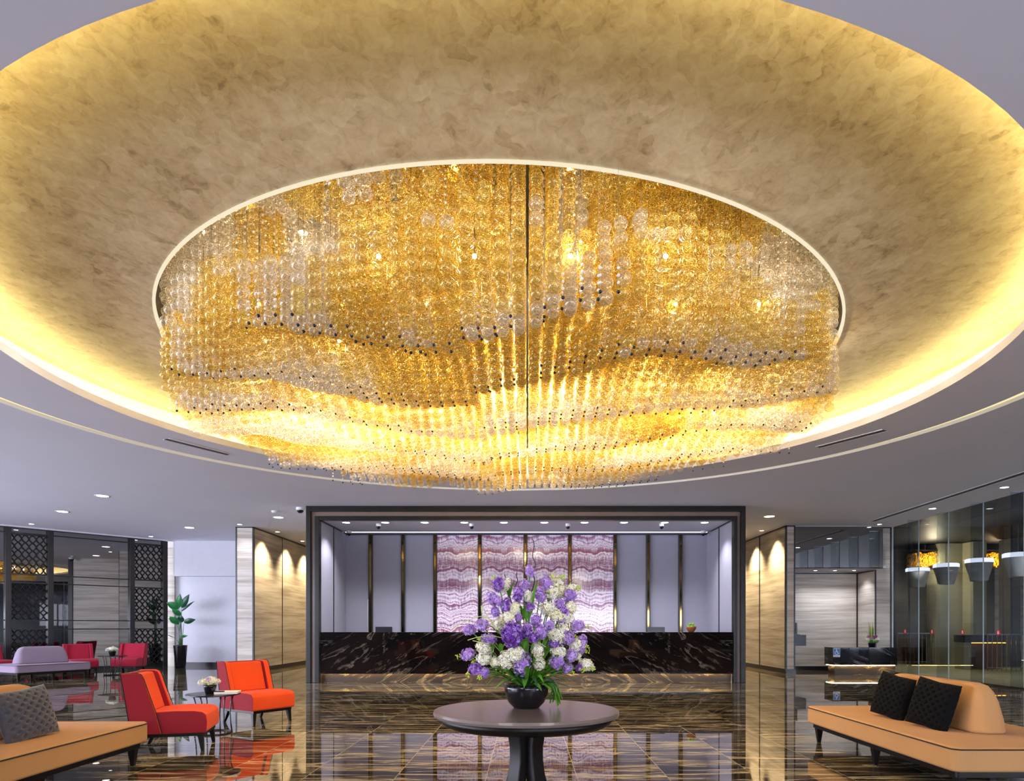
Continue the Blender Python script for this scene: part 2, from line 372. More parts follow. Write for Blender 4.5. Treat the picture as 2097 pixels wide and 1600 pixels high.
mb = MB(); loft(mb, [ell(SLOT0, ZC+.045, NE), ell(SLOT1, ZC+.045, NE)])
tag(mb.build('cove_light', M['slot_led']), 'thin cream light line curving round the ceiling outside the dome', 'light')
mb = MB(); loft(mb, [ell(RIM, ZC+.088, NE, .05), ell(RIM, ZC+.088, NE, .09), ell(RIM, ZC+.1, NE, .09), ell(RIM, ZC+.1, NE, .05), ell(RIM, ZC+.088, NE, .05)])
tag(mb.build('dome_led_strip', M['cove_led']), 'hidden yellow light strip behind the lip of the ceiling dome', 'light')

# ---- left: smoked mirror wall behind the lattice screens
W0 = Vector((-13.0, 18.05, 0)); WD = Vector((.647, .763, 0)).normalized(); WN = Vector((WD.y, -WD.x, 0))   # normal into the room
WANG = math.atan2(WD.y, WD.x)
def on_wall(px):
    k = (px-CX)/F; t = (k*W0.y - W0.x)/(WD.x - k*WD.y); return t
T1 = on_wall(339)
def wall_empty_matrix(t): return Matrix.Translation(W0 + WD*t) @ Matrix.Rotation(WANG, 4, 'Z')   # local x along wall, -y into room
mb = MB(); mb.M = wall_empty_matrix(0); mb.box(-7.8, T1, 0, .1, 0, ZC); struct(mb.build('wall_left', M['mirror']))
mb = MB(); mb.M = wall_empty_matrix(0); mb.box(-7.8, T1+.35, -.1, .0, ZC-.02, ZC); mb.box(-7.8, T1, -.16, -.1, ZC-.035, ZC); struct(mb.build('trim_2', M['white_paint']))
mb = MB(); mb.M = wall_empty_matrix(0); mb.box(-7.8, T1+.02, -.05, 0, 0, .1); struct(mb.build('baseboard_left', M['black_stone']))
# transoms and posts on the mirror
for i, z in enumerate((3.74, 2.64, 2.42, 1.41, 1.17)):
    mb = MB(); mb.M = wall_empty_matrix(0); mb.box(-7.8, T1, -.02, 0, z-.014, z+.016); struct(mb.build('trim_%d' % (3+i), M['black_metal']))
def lattice_section(x0, x1, z0, z1, nx, nz):
    # ogee lattice: two families of wavy bars
    mb = MB(); w = (x1-x0)/nx; h = (z1-z0)/nz
    def seg(pts): mb.tube([(x, -.03, z) for x, z in pts], .0115, 4)
    import itertools
    for sgn in (1, -1):
        for k in range(-nz, nx+nz+1):
            pts = []
            for j in range(nz*6+1):
                zz = j/6; xx = k + sgn*zz + .09*math.sin(2*PI*zz)*sgn
                if -1e-6 <= xx <= nx+1e-6: pts.append((x0 + xx*w, z0 + zz*h))
                elif len(pts) > 1: seg(pts); pts = []
                else: pts = []
            if len(pts) > 1: seg(pts)
    return mb
def screen(pa, pb, label):
    ta, tb = on_wall(pa), on_wall(pb); w = tb-ta; p = W0 + WD*ta
    r = thing('lattice_screen', label, 'screen', (p.x, p.y, 0), WANG)
    MB().box(0, .13, -.1, -.005, 0, ZC-.04).build('post', M['black_metal'], r, bevel=.004)
    MB().box(w-.13, w, -.1, -.005, 0, ZC-.04).build('post', M['black_metal'], r, bevel=.004)
    for z0, z1, nz in ((2.66, 3.70, 5), (1.42, 2.40, 5), (.14, 1.16, 5)):
        lattice_section(.13, w-.13, z0, z1, 5, nz).build('lattice', M['black_metal'], r, smooth=True)
        for z in (z0-.012, z1+.012): MB().box(.13, w-.13, -.07, -.005, z-.014, z+.014).build('rail', M['black_metal'], r)
    MB().box(.13, w-.13, -.06, -.005, 0, .1).build('kick_rail', M['black_metal'], r)
    return r
screen(9, 108, 'tall black lattice screen left of the mirror, behind the mauve sofa')
screen(264, 341, 'tall black lattice screen right of the mirror, beside the potted plant')

# ---- left pale walls
YL = 20.5
sbox('wall_left_back', M['white_paint'], -11.6, -7.4, YL, YL+.2, 0, ZC)
sbox('wall_bulkhead', M['white_paint'], PX(355, 20.3), -7.6, 20.3, YL, PZ(1180, 20.3), ZC)
sbox('wall_left_stone_strip', M['travertine'], -11.5, PX(357, 20.42), 20.42, YL, 0, ZC)
sbox('baseboard_left_back', M['black_stone'], -11.4, -7.8, YL-.04, YL, 0, .12)
XL0, XL1, YLB = -7.80, -7.33, 17.44
def stone_block(tagname, x0, x1, y0, side_x, joints):
    sbox('wall_'+tagname, M['travertine'], x0, x1, y0, 24, 0, ZC)
    e = .028
    n = [0]
    def tr(*b):
        n[0] += 1; sbox('trim_%s_%d' % (tagname, n[0]), M['black_metal'], *b)
    tr(x0-.004, x0+e, y0-.012, y0, .12, ZC); tr(x1-e, x1+.004, y0-.012, y0, .12, ZC)
    tr(x0, x1, y0-.012, y0, ZC-.03, ZC)
    s0, s1 = (side_x, side_x+.012) if side_x == x1 else (side_x-.012, side_x)
    tr(s0, s1, y0-.012, 24, ZC-.035, ZC); tr(s0, s1, y0-.012, y0+.05, .12, ZC)
    for yj in joints: tr(s0-.006, s1+.0, yj-.012, yj+.012, .12, ZC)
    sbox('baseboard_'+tagname, M['black_stone'], x0-.012, x1+.012, y0-.02, 24, 0, .12)
stone_block('west_pier', XL0, XL1, YLB, XL1, [XL1*F/(578-CX)])
XR0, XR1, YRB = 6.82, 7.06, 17.2
stone_block('east_pier', XR0, XR1, YRB, XR0, [XR0*F/(1556-CX)])
sbox('wall_back', M['travertine'], -18, 22, 24, 24.2, 0, ZC+.2)
# ---- right niche with the low desk
sbox('wall_niche_back', M['travertine'], XR1, 9.36, 18.5, 18.7, 0, 2.86)
sbox('wall_niche_side', M['travertine'], 9.36, 9.5, 17.56, 18.5, 0, 2.86)
sbox('wall_niche_pier', M['travertine'], 9.34, 9.76, 17.5, 17.56, 0, ZC)
sbox('ceiling_niche', M['white_paint'], XR1, 9.5, 17.27, 18.5, 2.79, 2.86)
sbox('wall_niche_header', M['white_paint'], XR1, 9.42, 17.27, 17.32, 2.79, ZC)
tag(MB().box(XR1+.01, 9.41, 17.25, 17.268, 2.80, ZC-.02).build('mirror_panel', M['mirror']), 'wide smoked mirror panel above the pale niche beside the glass wall', 'mirror')
sbox('trim_niche_1', M['black_metal'], XR1, 9.36, 18.485, 18.5, 2.735, 2.765)
sbox('trim_niche_2', M['black_metal'], 9.335, 9.362, 18.46, 18.5, .12, 2.765)
sbox('trim_niche_3', M['black_metal'], 9.345, 9.36, 17.5, 18.5, 2.735, 2.765)
sbox('trim_niche_4', M['black_metal'], 9.338, 9.36, 17.485, 17.53, .12, 2.765)
sbox('trim_niche_5', M['black_metal'], 9.34, 9.76, 17.485, 17.5, ZC-.03, ZC)
sbox('trim_niche_6', M['black_metal'], 9.735, 9.765, 17.485, 17.5, 0, ZC)
sbox('baseboard_niche', M['black_stone'], XR1, 9.36, 18.47, 18.5, 0, .12)

# ---- reception box
BX0, BX1, YF, YB = -4.89, 4.82, 14.39, 16.56
IX0, IX1, ZR = -4.62, 4.57, 3.62
sbox('wall_reception_left', M['travertine'], BX0+.03, IX0, YF+.14, YB+.2, 0, ZC)
sbox('wall_reception_right', M['travertine'], IX1, BX1-.03, YF+.14, YB+.2, 0, ZC)
sbox('wall_reception_back', M['panel_grey'], IX0, IX1, YB, YB+.2, 0, ZC)
sbox('ceiling_reception', M['white_paint'], IX0, IX1, YF+.14, YB, ZR, ZC)
for nm, x0, x1 in (('left', IX0, IX0+.012), ('right', IX1-.012, IX1)):
    sbox('wall_reception_lining_'+nm, M['panel_grey'], x0, x1, YF+.16, YB, 0, ZR)
    xx = x1 if nm == 'left' else x0-.012
    sbox('trim_lining_'+nm, M['bronze'], xx, xx+.012, 15.47, 15.52, 0, ZR)
    sbox('trim_lining_top_'+nm, M['bronze'], xx, xx+.012, YF+.16, YB, ZR-.03, ZR)
def uframe(name, mat, xa0, xa1, xb0, xb1, zt0, zt1, y0, y1, bevel=.006):
    mb = MB(); mb.box(xa0, xa1, y0, y1, 0, zt1); mb.box(xb0, xb1, y0, y1, 0, zt1); mb.box(xa1, xb0, y0, y1, zt0, zt1)
    return struct(mb.build(name, mat, bevel=bevel))
uframe('trim_portal_outer', M['bronze'], -4.89, -4.79, 4.72, 4.82, 3.79, ZC-.002, YF, YF+.16)
uframe('trim_portal_middle', M['taupe'], -4.79, -4.70, 4.64, 4.72, 3.685, 3.79, YF+.07, YF+.16)
uframe('trim_portal_inner', M['bronze'], -4.70, -4.60, 4.56, 4.64, 3.60, 3.685, YF, YF+.16)
sbox('trim_back_top', M['bronze'], IX0, IX1, YB-.03, YB, ZR-.05, ZR-.02)
MUL = (758.7, 825, 891, 982.5, 1076, 1167, 1260, 1327.5, 1394)
for i, px in enumerate(MUL):
    x = PX(px, YB-.06)
    o = sbox('trim_mullion_%d' % (i+1), M['black_metal'], x-.05, x+.05, YB-.07, YB, 0, ZR-.05)
    MB().box(x-.024, x+.024, YB-.078, YB-.068, 0, ZR-.05).build('brass_inlay', M['gold'], o)
names = ('purple and white banded onyx panel, leftmost of four behind reception', 'purple banded onyx panel left of the bouquet, second of four from left',
         'purple banded onyx panel behind the bouquet top, third of four from left', 'purple banded onyx panel, rightmost of four behind reception')
for i in range(4):
    x0 = PX(MUL[2+i], YB-.06)+.05; x1 = PX(MUL[3+i], YB-.06)-.05
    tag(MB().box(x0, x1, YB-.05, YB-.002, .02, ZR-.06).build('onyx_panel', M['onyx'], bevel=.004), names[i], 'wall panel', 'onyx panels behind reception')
# concealed door in the grey panelling
d = thing('door_1', 'flush grey concealed door at left end of the reception wall', 'door', (0,0,0)); d['kind'] = 'structure'
MB().box(IX0+.02, PX(753, YB), YB-.012, YB-.001, 0, PZ(1228, YB)).build('door_leaf', M['panel_grey'], d, bevel=.003)
MB().box(PX(753.2, YB), PX(754.6, YB), YB-.02, YB-.002, .0, PZ(1228, YB)).build('edge_strip', M['white_plastic'], d)
tag(MB().box(IX0+.05, IX1-.05, YB-.2, YB-.16, ZR-.012, ZR-.001).build('cove_strip', M['strip_cool']), 'cool white light strip along top of the reception back wall', 'light')

# ---- right glass wall
for i in range(14):
    y1 = 17.48 - i*1.155; y0 = y1-1.15
    if i: y1 -= 0
    g = struct(MB().box(XG, XG+.012, y0, y1, .03, ZC).build('window_%d' % (i+1), M['glass']))
    if i >= 0 and i < 9:
        f = MB().box(XG-.27, XG-.002, y0-.010, y0+.006, .03, ZC).build('fin', M['fin_glass'], g)
        MB().box(XG-.004, XG+.014, y0-.008, y0+.004, .03, ZC).build('joint', M['glass_edge'], g)
        MB().box(XG-.27, XG, y0-.012, y0+.008, ZC-.012, ZC-.001).build('head_bracket', M['chrome'], f)
sbox('trim_glass_base', M['bronze'], XG-.02, XG+.03, -5, 17.48, 0, .03)
sbox('trim_glass_jamb', M['glass_edge'], XG-.03, XG, 17.46, 17.5, 0, ZC)

# ---- what stands outside the glass
sbox('wall_outside_far', M['ext_dark'], 21.9, 22, -6, 24, -.1, ZC+.2)
sbox('wall_outside_rear', M['ext_dark'], XG, 13, -6.1, -6, -.1, ZC+.2)  # unseen wall placed to keep bright sky out of the counter's reflection
sbox('ceiling_outside', M['ext_dark'], XG, 22, -6, 24, ZC+.02, ZC+.2)
sbox('wall_outside_end', M['ext_grey'], XG+.05, 16.2, 22.6, 22.8, 0, ZC)
sbox('column_1', M['ext_beige'], PX(1925, 20.9), PX(1974, 20.9), 20.9, 21.6, 0, ZC)
sbox('column_2', M['ext_beige'], PX(1993, 20.4), PX(2020, 20.4), 20.4, 20.9, 0, ZC)
sbox('column_3', M['ext_grey'], PX(2070, 19.7), PX(2090, 19.7), 19.7, 20.2, 0, ZC)
sbox('wall_planter', M['ext_wood'], PX(1840, 21.9), PX(1925, 21.9), 21.9, 22.3, 0, .85)
def railing(x0, x1, Y, label):
    r = thing('metal_railing', label, 'railing', (x0, Y, 0)); w = x1-x0; n = int(w/.13)
    MB().box(0, w, -.02, .02, 1.0, 1.04).build('top_rail', M['chrome'], r); MB().box(0, w, -.015, .015, .08, .11).build('bottom_rail', M['chrome'], r)
    for k in range(n+1): MB().box(w*k/n-.009, w*k/n+.009, -.009, .009, 0, 1.0).build('baluster', M['chrome'], r)
railing(PX(1838, 21.2), PX(1922, 21.2), 21.2, 'pale metal railing outside, before the brown planter wall')
railing(PX(2022, 18.2), PX(2130, 18.2), 18.2, 'pale metal railing outside, right of the lit counter')
r = thing('outdoor_counter', 'grey counter outside the glass with a warm light strip under its top', 'counter', (PX(1976, 18.9), 18.9, 0))
w = PX(2063, 18.9)-PX(1976, 18.9)
MB().box(0, w, 0, .5, .78, 1.0).build('top', M['ext_grey'], r, bevel=.01); MB().box(0, .22, .05, .45, 0, .78).build('end_panel', M['ext_beige'], r); MB().box(.3, w, .22, .45, 0, .78).build('front_panel', M['ext_wood'], r)
MB().box(.05, w, .06, .12, .755, .779).build('light_strip', emit('counter_led', '#ffb24a', 4), r)
def pendant(px, Y, label):
    r = thing('pendant_lamp', label, 'lamp', (PX(px, Y), Y, 0), 0, 'pendant lamps outside the glass wall')
    MB().lathe([(.0, 2.50), (.19, 2.50), (.21, 2.52), (.33, 2.98), (.335, 3.0)], 32).build('shade', M['pendant'], r, smooth=True)
    MB().lathe([(.338, 3.0), (.34, 3.1), (.30, 3.12), (0, 3.12)], 32).build('light_band', M['pendant_top'], r, smooth=True)
    MB().tube([(0, 0, 3.12), (0, 0, ZC+.02)], .008, 8).build('suspension_rod', M['chrome'], r)
pend = [(1879, 20.9), (1937.5, 19.46), (2005, 18.04), (2085, 16.62)]
words = ('farthest', 'second farthest', 'third farthest', 'nearest')
for (px, Y), wd in zip(pend, words): pendant(px, Y, 'tapered grey pendant lamp outside the glass, %s of the row of four' % wd)
# ------------------------------------------------------------------ chandelier
ch = thing('crystal_chandelier', 'huge chandelier of amber and clear glass balls hanging in the oval dome', 'chandelier', (OC[0], OC[1], ZIN))
O3 = np.array([OC[0], OC[1], ZIN])
def vnoise(x, y, s, seed):
    r = np.random.default_rng(seed); g = r.random((64, 64)); X = (x*s+31) % 64; Y = (y*s+17) % 64
    i = np.floor(X).astype(int); j = np.floor(Y).astype(int); u = X-i; v = Y-j; u = u*u*(3-2*u); v = v*v*(3-2*v); i2 = (i+1) % 64; j2 = (j+1) % 64
    return (g[i%64,j%64]*(1-u)*(1-v) + g[i2,j%64]*u*(1-v) + g[i%64,j2]*(1-u)*v + g[i2,j2]*u*v)*2-1
SP = .112
cols = []
for jj in range(-34, 35):
    for ii in range(-34, 35):
        x = .25 + (ii + .5)*SP; y = jj*SP
        if (x/(INN[0]-.06))**2 + (y/(INN[1]-.08))**2 < 1: cols.append((x, y))
cols = np.array(cols); cx_, cy_ = cols[:,0], cols[:,1]
# sweeping wave: bands bow away from the camera in the middle and come nearer to it at both sides
sx = np.abs(cx_ + .2)
sv = cy_ + .34*sx + .35*vnoise(cx_, cy_, .9, 3)
wave = np.sin(2*PI*sv/1.15 + .8*np.sign(cx_+.2))
zb = 3.43 + .07*wave + .035*vnoise(cx_, cy_, 3, 5) + .05*(cy_/3.25) + .16*np.clip((cx_-1.2)/2, 0, 1)*np.clip((cy_-.6)/2, 0, 1)
nb = (5 + 2.2*vnoise(cx_, cy_, 1.3, 9) + 2.0*(wave > .2)).clip(3, 6).astype(int)
balls = []          # x, y, z, amber?
dcol = .75*vnoise(cx_, cy_*1.5, 1.2, 21) + .42*vnoise(cx_, cy_, 3.4, 22)
for k in range(len(cols)):
    x, y = cols[k]
    phase = wave[k] + 1.0*dcol[k] + (.5 if abs(x+.2) < .9 and y < -1.2 else 0)
    edge = (x/INN[0])**2 + (y/INN[1])**2
    for q in range(nb[k]):
        z = zb[k] + q*.094
        a = phase - .07*q + rng.normal(0, .1)
        if edge > .8 and q > 3: a -= .8
        balls.append((x + rng.normal(0, .003), y + rng.normal(0, .003), z, 1.0 if a > -.40 else 0.0))
    # upper tier seen through the near half of the opening
    if y < .8 and rng.random() < .72:
        up = .5*vnoise(np.array([x]), np.array([y]), 1.6, 40)[0]
        z0 = zb[k] + nb[k]*.094 + .12 + .25*(up > .1)
        z = z0
        while z < 5.0:
            balls.append((x, y, z, 1.0 if (abs(x-.25) < 1.0 and up > -.2) or up > .26 else 0.0)); z += .097
balls = np.array(balls)
cam = np.array([0-OC[0], 0-OC[1], EYE])
dist = np.sqrt((balls[:,0]-cam[0])**2 + (balls[:,1]-cam[1])**2 + (balls[:,2]-EYE)**2)
# bead strings: between the balls, in swathes following the wave
beads = []; tips = []; strings = []
for jj in range(-34, 35):
    for ii in range(-34, 35):
        x = .25 + ii*SP; y = (jj+.5)*SP
        if ii == 0: continue
        if (x/(INN[0]+(.10 if y > .6 else -.12)))**2 + (y/(INN[1]+.06))**2 > 1: continue
        s = y + .34*abs(x+.2) + .35*vnoise(np.array([x]), np.array([y]), .9, 3)[0]
        ph = (s/1.15 + .13*(1 if x > -.2 else -1)) % 1.0
        nz = vnoise(np.array([x]), np.array([y]), .8, 60)[0]
        if (.62 < ph < .84 and nz > -.35) or (ph < .05 and nz > .45):
            w = math.sin(2*PI*ph); zt = 3.40 + .07*w + .05*(y/3.25) + .03*math.sin(3*x) + .10*max(0, min(1, (x-1.2)/2))*max(0, min(1, (y-.6)/2))
            strings.append((x, y, zt))
            tips.append((x, y, zt))
            for q in range(1, 4): beads.append((x, y, zt + .012 + q*.045))
        elif y < -1.4 and nz > .42 and (ii + jj) % 2 == 0:      # crystal curtains high in the near part of the recess
            for q in range(14): beads.append((x, y, 4.15 + q*.055))
            strings.append((x, y, 4.15))
beads = np.array(beads); tips = np.array(tips)
def ball_mesh(name, r, mat, sub):
    bm = bmesh.new(); bmesh.ops.create_icosphere(bm, subdivisions=sub, radius=r); me = bpy.data.meshes.new(name); bm.to_mesh(me); bm.free()
    me.polygons.foreach_set('use_smooth', [True]*len(me.polygons)); me.materials.append(mat); return me
def scatter(name, pts, r, mat, sub):
    me = bpy.data.meshes.new(name); me.from_pydata([tuple(p) for p in pts], [], []); me.materials.append(mat)
    o = bpy.data.objects.new(name, me); COL.objects.link(o); o.parent = ch; o['kind'] = 'stuff'
    g = bpy.data.node_groups.new(name, 'GeometryNodeTree')
    g.interface.new_socket('Geometry', in_out='INPUT', socket_type='NodeSocketGeometry'); g.interface.new_socket('Geometry', in_out='OUTPUT', socket_type='NodeSocketGeometry')
    i = g.nodes.new('NodeGroupInput'); u = g.nodes.new('NodeGroupOutput'); s = g.nodes.new('GeometryNodeMeshIcoSphere'); s.inputs['Radius'].default_value = r; s.inputs['Subdivisions'].default_value = sub
    sm = g.nodes.new('GeometryNodeSetShadeSmooth'); mt = g.nodes.new('GeometryNodeSetMaterial'); mt.inputs['Material'].default_value = mat; ip = g.nodes.new('GeometryNodeInstanceOnPoints')
    L = g.links.new; L(s.outputs['Mesh'], sm.inputs['Geometry']); L(sm.outputs[0], mt.inputs['Geometry']); L(i.outputs[0], ip.inputs['Points']); L(mt.outputs[0], ip.inputs['Instance']); L(ip.outputs[0], u.inputs[0])
    md = o.modifiers.new('balls', 'NODES'); md.node_group = g; return o
def spread(kind, pts, r, mat, sub, stuffname, label=None, eye_z=EYE):
    p = pts.copy(); d = np.sqrt((p[:,0]-cam[0])**2 + (p[:,1]-cam[1])**2 + (p[:,2]-eye_z)**2); o = np.argsort(d)
    me = ball_mesh(kind, r, mat, 3 if r > .03 else 2)
    for k in o[:100]:
        b = bpy.data.objects.new(kind, me); COL.objects.link(b); b.parent = ch; b.location = (p[k,0], p[k,1], p[k,2]-ZIN)
        if label: b['label'] = label
    q = p[o[100:]].copy(); q[:,2] -= ZIN
    so = scatter(stuffname, q, r, mat, sub)
    if label: so['label'] = label
am = balls[balls[:,3] > .5][:, :3]; cl = balls[balls[:,3] < .5][:, :3]
spread('amber_glass_ball', am, .0465, M['amber_ball'], 2, 'amber_glass_balls', 'amber glass ball')
spread('clear_glass_ball', cl, .0465, M['clear_ball'], 2, 'clear_glass_balls', 'clear glass ball')
spread('crystal_bead', beads, .0105, M['bead'], 1, 'crystal_beads', 'small clear crystal bead')
spread('pendant_drop', tips, .0115, M['navy'], 1, 'pendant_drops', 'dark crystal drop at a string end')
# suspension wires of the strings seen from below
mb = MB()
for x, y, z in strings: mb.tube([(x, y, z-ZIN), (x, y, 5.14-ZIN)], .0009, 3, cap=False)
for k in range(0, len(cols), 2):
    if cols[k][1] < .4: mb.tube([(cols[k][0], cols[k][1], zb[k]-ZIN), (cols[k][0], cols[k][1], 5.14-ZIN)], .0009, 3, cap=False)
w = mb.build('suspension_wire', M['chrome'], ch); w['kind'] = 'stuff'
SPOTS = []
for jj in range(-3, 4):
    for ii in range(-3, 4):
        x = ii*.93 + (-.06 if jj % 2 else -.34); y = jj*.9
        if (x/(INN[0]-.25))**2 + (y/(INN[1]-.25))**2 < 1: SPOTS.append((x, y))
for x, y in SPOTS:
    s = MB().lathe([(0, .985), (.045, .985)], 16, x, y).build('spot_lamp', M['spot_on'], ch)
    MB().lathe([(.046, .98), (.07, .98), (.07, 1.08), (.046, 1.08)], 16, x, y).build('housing', M['black_metal'], s)

# small bulbs added among the strands to brighten the glass balls
FILL_BULBS = []
for jj in range(-4, 5):
    for ii in range(-5, 5):
        x = ii*.672 + .55 + (.224 if jj % 2 else 0); y = jj*.68 + .1
        if (x/(INN[0]-.35))**2 + (y/(INN[1]-.35))**2 < 1: FILL_BULBS.append((x, y))
for x, y in FILL_BULBS:
    s = MB().sphere((x, y, -.22), .016, 12, 8).build('fill_bulb', M['spot_on'], ch, smooth=True)
    MB().tube([(x, y, -.20), (x, y, 1.08)], .003, 5).build('flex', M['black_metal'], s)
# ------------------------------------------------------------------ reception counter
rc = thing('reception_counter', 'long black marble reception counter with glowing strip along its base', 'counter', (-.02, 14.44, 0))
CW0, CW1 = -4.585, 4.57
MB().box(CW0, CW1, 0, .04, .195, 1.12).build('front_panel', M['counter'], rc, bevel=.004)
MB().box(CW0, CW1, .04, .40, 1.08, 1.12).build('worktop', M['counter'], rc, bevel=.004)
MB().box(CW0, CW1, .14, .18, 0, 1.08).build('plinth', M['plinth'], rc)
MB().box(CW0, CW1, .04, .14, .235, .25).build('soffit', M['black_metal'], rc)
MB().box(CW0+.05, CW1-.05, .06, .09, .222, .234).build('light_strip', M['strip_warm'], rc)
MB().box(CW0, CW1, .40, 1.0, .72, .76).build('staff_worktop', M['dark_wood'], rc)
MB().box(CW0, CW1, .95, .98, 0, .72).build('staff_panel', M['dark_wood'], rc)
def monitor(name, x, Y, base, top, w, label, rz=0):
    r = thing(name, label, 'monitor', (x, Y, base), rz)
    h = top-base
    MB().box(-w/2, w/2, -.02, .02, h-.30, h).build('screen_shell', M['dark_plastic'], r, bevel=.008)
    MB().box(-w/2+.02, w/2-.02, .02, .023, h-.28, h-.02).build('display', M['black_metal'], r)
    MB().box(-.03, .03, -.035, -.02, .01, h-.12).build('stand', M['dark_plastic'], r, bevel=.004)
    MB().box(-.11, .11, -.10, .08, 0, .012).build('base', M['dark_plastic'], r, bevel=.004)
    return r
monitor('computer_monitor', PX(786, 15.05), 15.05, .76, PZ(1284, 15.05), .39, 'black monitor showing above the counter, left of the bouquet')
monitor('computer_monitor', PX(1344, 15.05), 15.05, .76, PZ(1284.5, 15.05), .39, 'black monitor showing above the counter, near the bowl of apples')
bx, by = PX(1415.5, 14.64), 14.64
b = thing('fruit_bowl', 'brown round bowl of green apples on the reception counter', 'bowl', (bx, by, 1.12))
MB().lathe([(0, 0), (.055, 0), (.075, .02), (.11, .09), (.115, .125), (.108, .125), (.10, .09), (.06, .03), (0, .025)], 28).build('bowl', M['bowl_wood'], b, smooth=True)
ap = [(-.064,-.02,.122),(0,-.062,.122),(.064,-.02,.122),(.036,.052,.122),(-.036,.052,.122),(-.034,-.012,.178),(.034,-.005,.178)]
apw = ('left front rim', 'front middle', 'right rim', 'back right', 'back left', 'top left of the heap', 'top right of the heap')
first = None
for (x, y, z), wd in zip(ap, apw):
    lab = 'green apple in the brown counter bowl, %s' % wd
    if first is None:
        first = thing('green_apple', lab, 'apple', (bx+x, by+y, 1.12+z), 0, 'green apples in the bowl')
        MB().lathe([(0,-.026),(.016,-.029),(.028,-.018),(.030,.002),(.026,.022),(.012,.028),(0,.022)], 18).build('fruit', M['apple'], first, smooth=True)
        MB().tube([(0,0,.022),(.004,0,.042)], .002, 5).build('stem', M['twig'], first)
    else: dup(first, (bx+x, by+y, 1.12+z), random.random()*6, lab)
# ------------------------------------------------------------------ low accessible desk
DX0, DX1, DY0, DY1 = 7.94, 9.62, 16.95, 17.43
ld = thing('low_desk', 'low dark marble desk with a wheelchair sign, right of reception', 'desk', (DX0, DY0, 0)); w = DX1-DX0; dp = DY1-DY0
MB().box(0, w, 0, dp, .24, .70).build('body', M['desk_marble'], ld, bevel=.004)
MB().box(.1, w, .1, dp, 0, .24).build('plinth', M['plinth'], ld)
MB().box(.05, w-.05, .03, .06, .225, .238).build('light_strip', M['strip_warm'], ld); MB().box(.03, .06, .06, dp-.04, .225, .238).build('light_strip', M['strip_warm'], ld)
sx0, sx1 = PX(1705.5, DY0)-DX0+.01, PX(1720, DY0)-DX0; sz1, sz0 = PZ(1328.5, DY0), PZ(1346, DY0); sc = (sx0+sx1)/2
sg = MB().box(sx0, sx1, -.006, 0, sz0, sz1).build('accessibility_sign', M['white_badge'], ld); sg['label'] = 'blue sign with white wheelchair symbol'
MB().box(sx0+.006, sx1-.006, -.009, -.006, sz0+.05, sz1-.006).build('blue_field', M['blue_sign'], sg)
u = (sx1-sx0)/10; zt = sz1-.01
mb = MB(); mb.tube([(sc-.4*u, -.011, zt-1.2*u), (sc-.4*u, -.011, zt-1.21*u), ], .7*u, 10)
mb.lathe([(0,0)], 3)
mb = MB(); mb.sphere((sc-.5*u, -.010, zt-1.1*u), .75*u, 12, 8, (1,.3,1))
mb.tube([(sc-.5*u, -.011, zt-2.0*u), (sc-.3*u, -.011, zt-5.0*u), (sc+1.6*u, -.011, zt-5.0*u), (sc+2.4*u, -.011, zt-7.2*u), (sc+3.2*u, -.011, zt-6.9*u)], .45*u, 6)
mb.tube([(sc-.4*u, -.011, zt-3.4*u), (sc+1.3*u, -.011, zt-3.4*u)], .4*u, 6)
mb.tube([(sc-.2*u + 2.5*u*math.cos(a), -.011, zt-6.0*u + 2.5*u*math.sin(a)) for a in [math.radians(d) for d in range(125, 345, 12)]], .4*u, 6)
mb.build('wheelchair_symbol', M['white_badge'], sg, smooth=True)
mb = MB()
for k in range(7): mb.box(sx0+.016+k*(sx1-sx0-.032)/7, sx0+.010+(k+1)*(sx1-sx0-.032)/7, -.009, -.006, sz0+.016, sz0+.034)
mb.build('caption', M['blue_sign'], sg)
# small wall shelf and monitor by the niche opening
s = thing('wall_shelf', 'black marble box shelf on the pale niche wall, below a monitor', 'shelf', (XR1, 17.75, PZ(1323, 17.75)))
MB().box(0, PX(1651, 17.75)-XR1, 0, .5, 0, .30).build('box', M['black_stone'], s, bevel=.004)
m = monitor('computer_monitor', 7.40, 17.98, PZ(1323, 17.75)+.30, PZ(1276, 18.0), .34, 'black monitor edge-on above the box shelf in the niche', math.radians(75))

# ------------------------------------------------------------------ flowers
def florets(c, ax, rx, ry, rz, n, fs, mat, name, parent, loose=.25):
    mb = MB(); ax = Vector(ax).normalized(); q = Vector((0,0,1)).rotation_difference(ax)
    ga = PI*(3-math.sqrt(5))
    for i in range(n):
        z = 1-2*(i+.5)/n; rr = math.sqrt(1-z*z); a = ga*i
        d = Vector((rr*math.cos(a), rr*math.sin(a), z)); k = 1 + loose*random.uniform(-1.2, .55)
        p = Vector(c) + q @ Vector((d.x*rx*k, d.y*ry*k, d.z*rz*k))
        nrm = (q @ d).normalized(); nrm = (nrm + Vector((random.uniform(-.5,.5), random.uniform(-.5,.5), random.uniform(-.5,.5)))).normalized()
        t = nrm.orthogonal().normalized(); b = nrm.cross(t); a0 = random.random()*6
        s = fs*random.uniform(.75, 1.2)
        mb.mi = random.choice((0, 0, 1)) if isinstance(mat, list) else 0
        for j in range(4):
            e = a0 + j*PI/2; u = t*math.cos(e)+b*math.sin(e); v = t*math.cos(e+PI/2)+b*math.sin(e+PI/2)
            mb.add([tuple(p), tuple(p+u*s*.6+v*s*.36+nrm*s*.22), tuple(p+u*s*1.1+nrm*s*.1), tuple(p+u*s*.6-v*s*.36+nrm*s*.22)], [(0,1,2),(0,2,3)])
    o = mb.build(name, mat, parent); return o
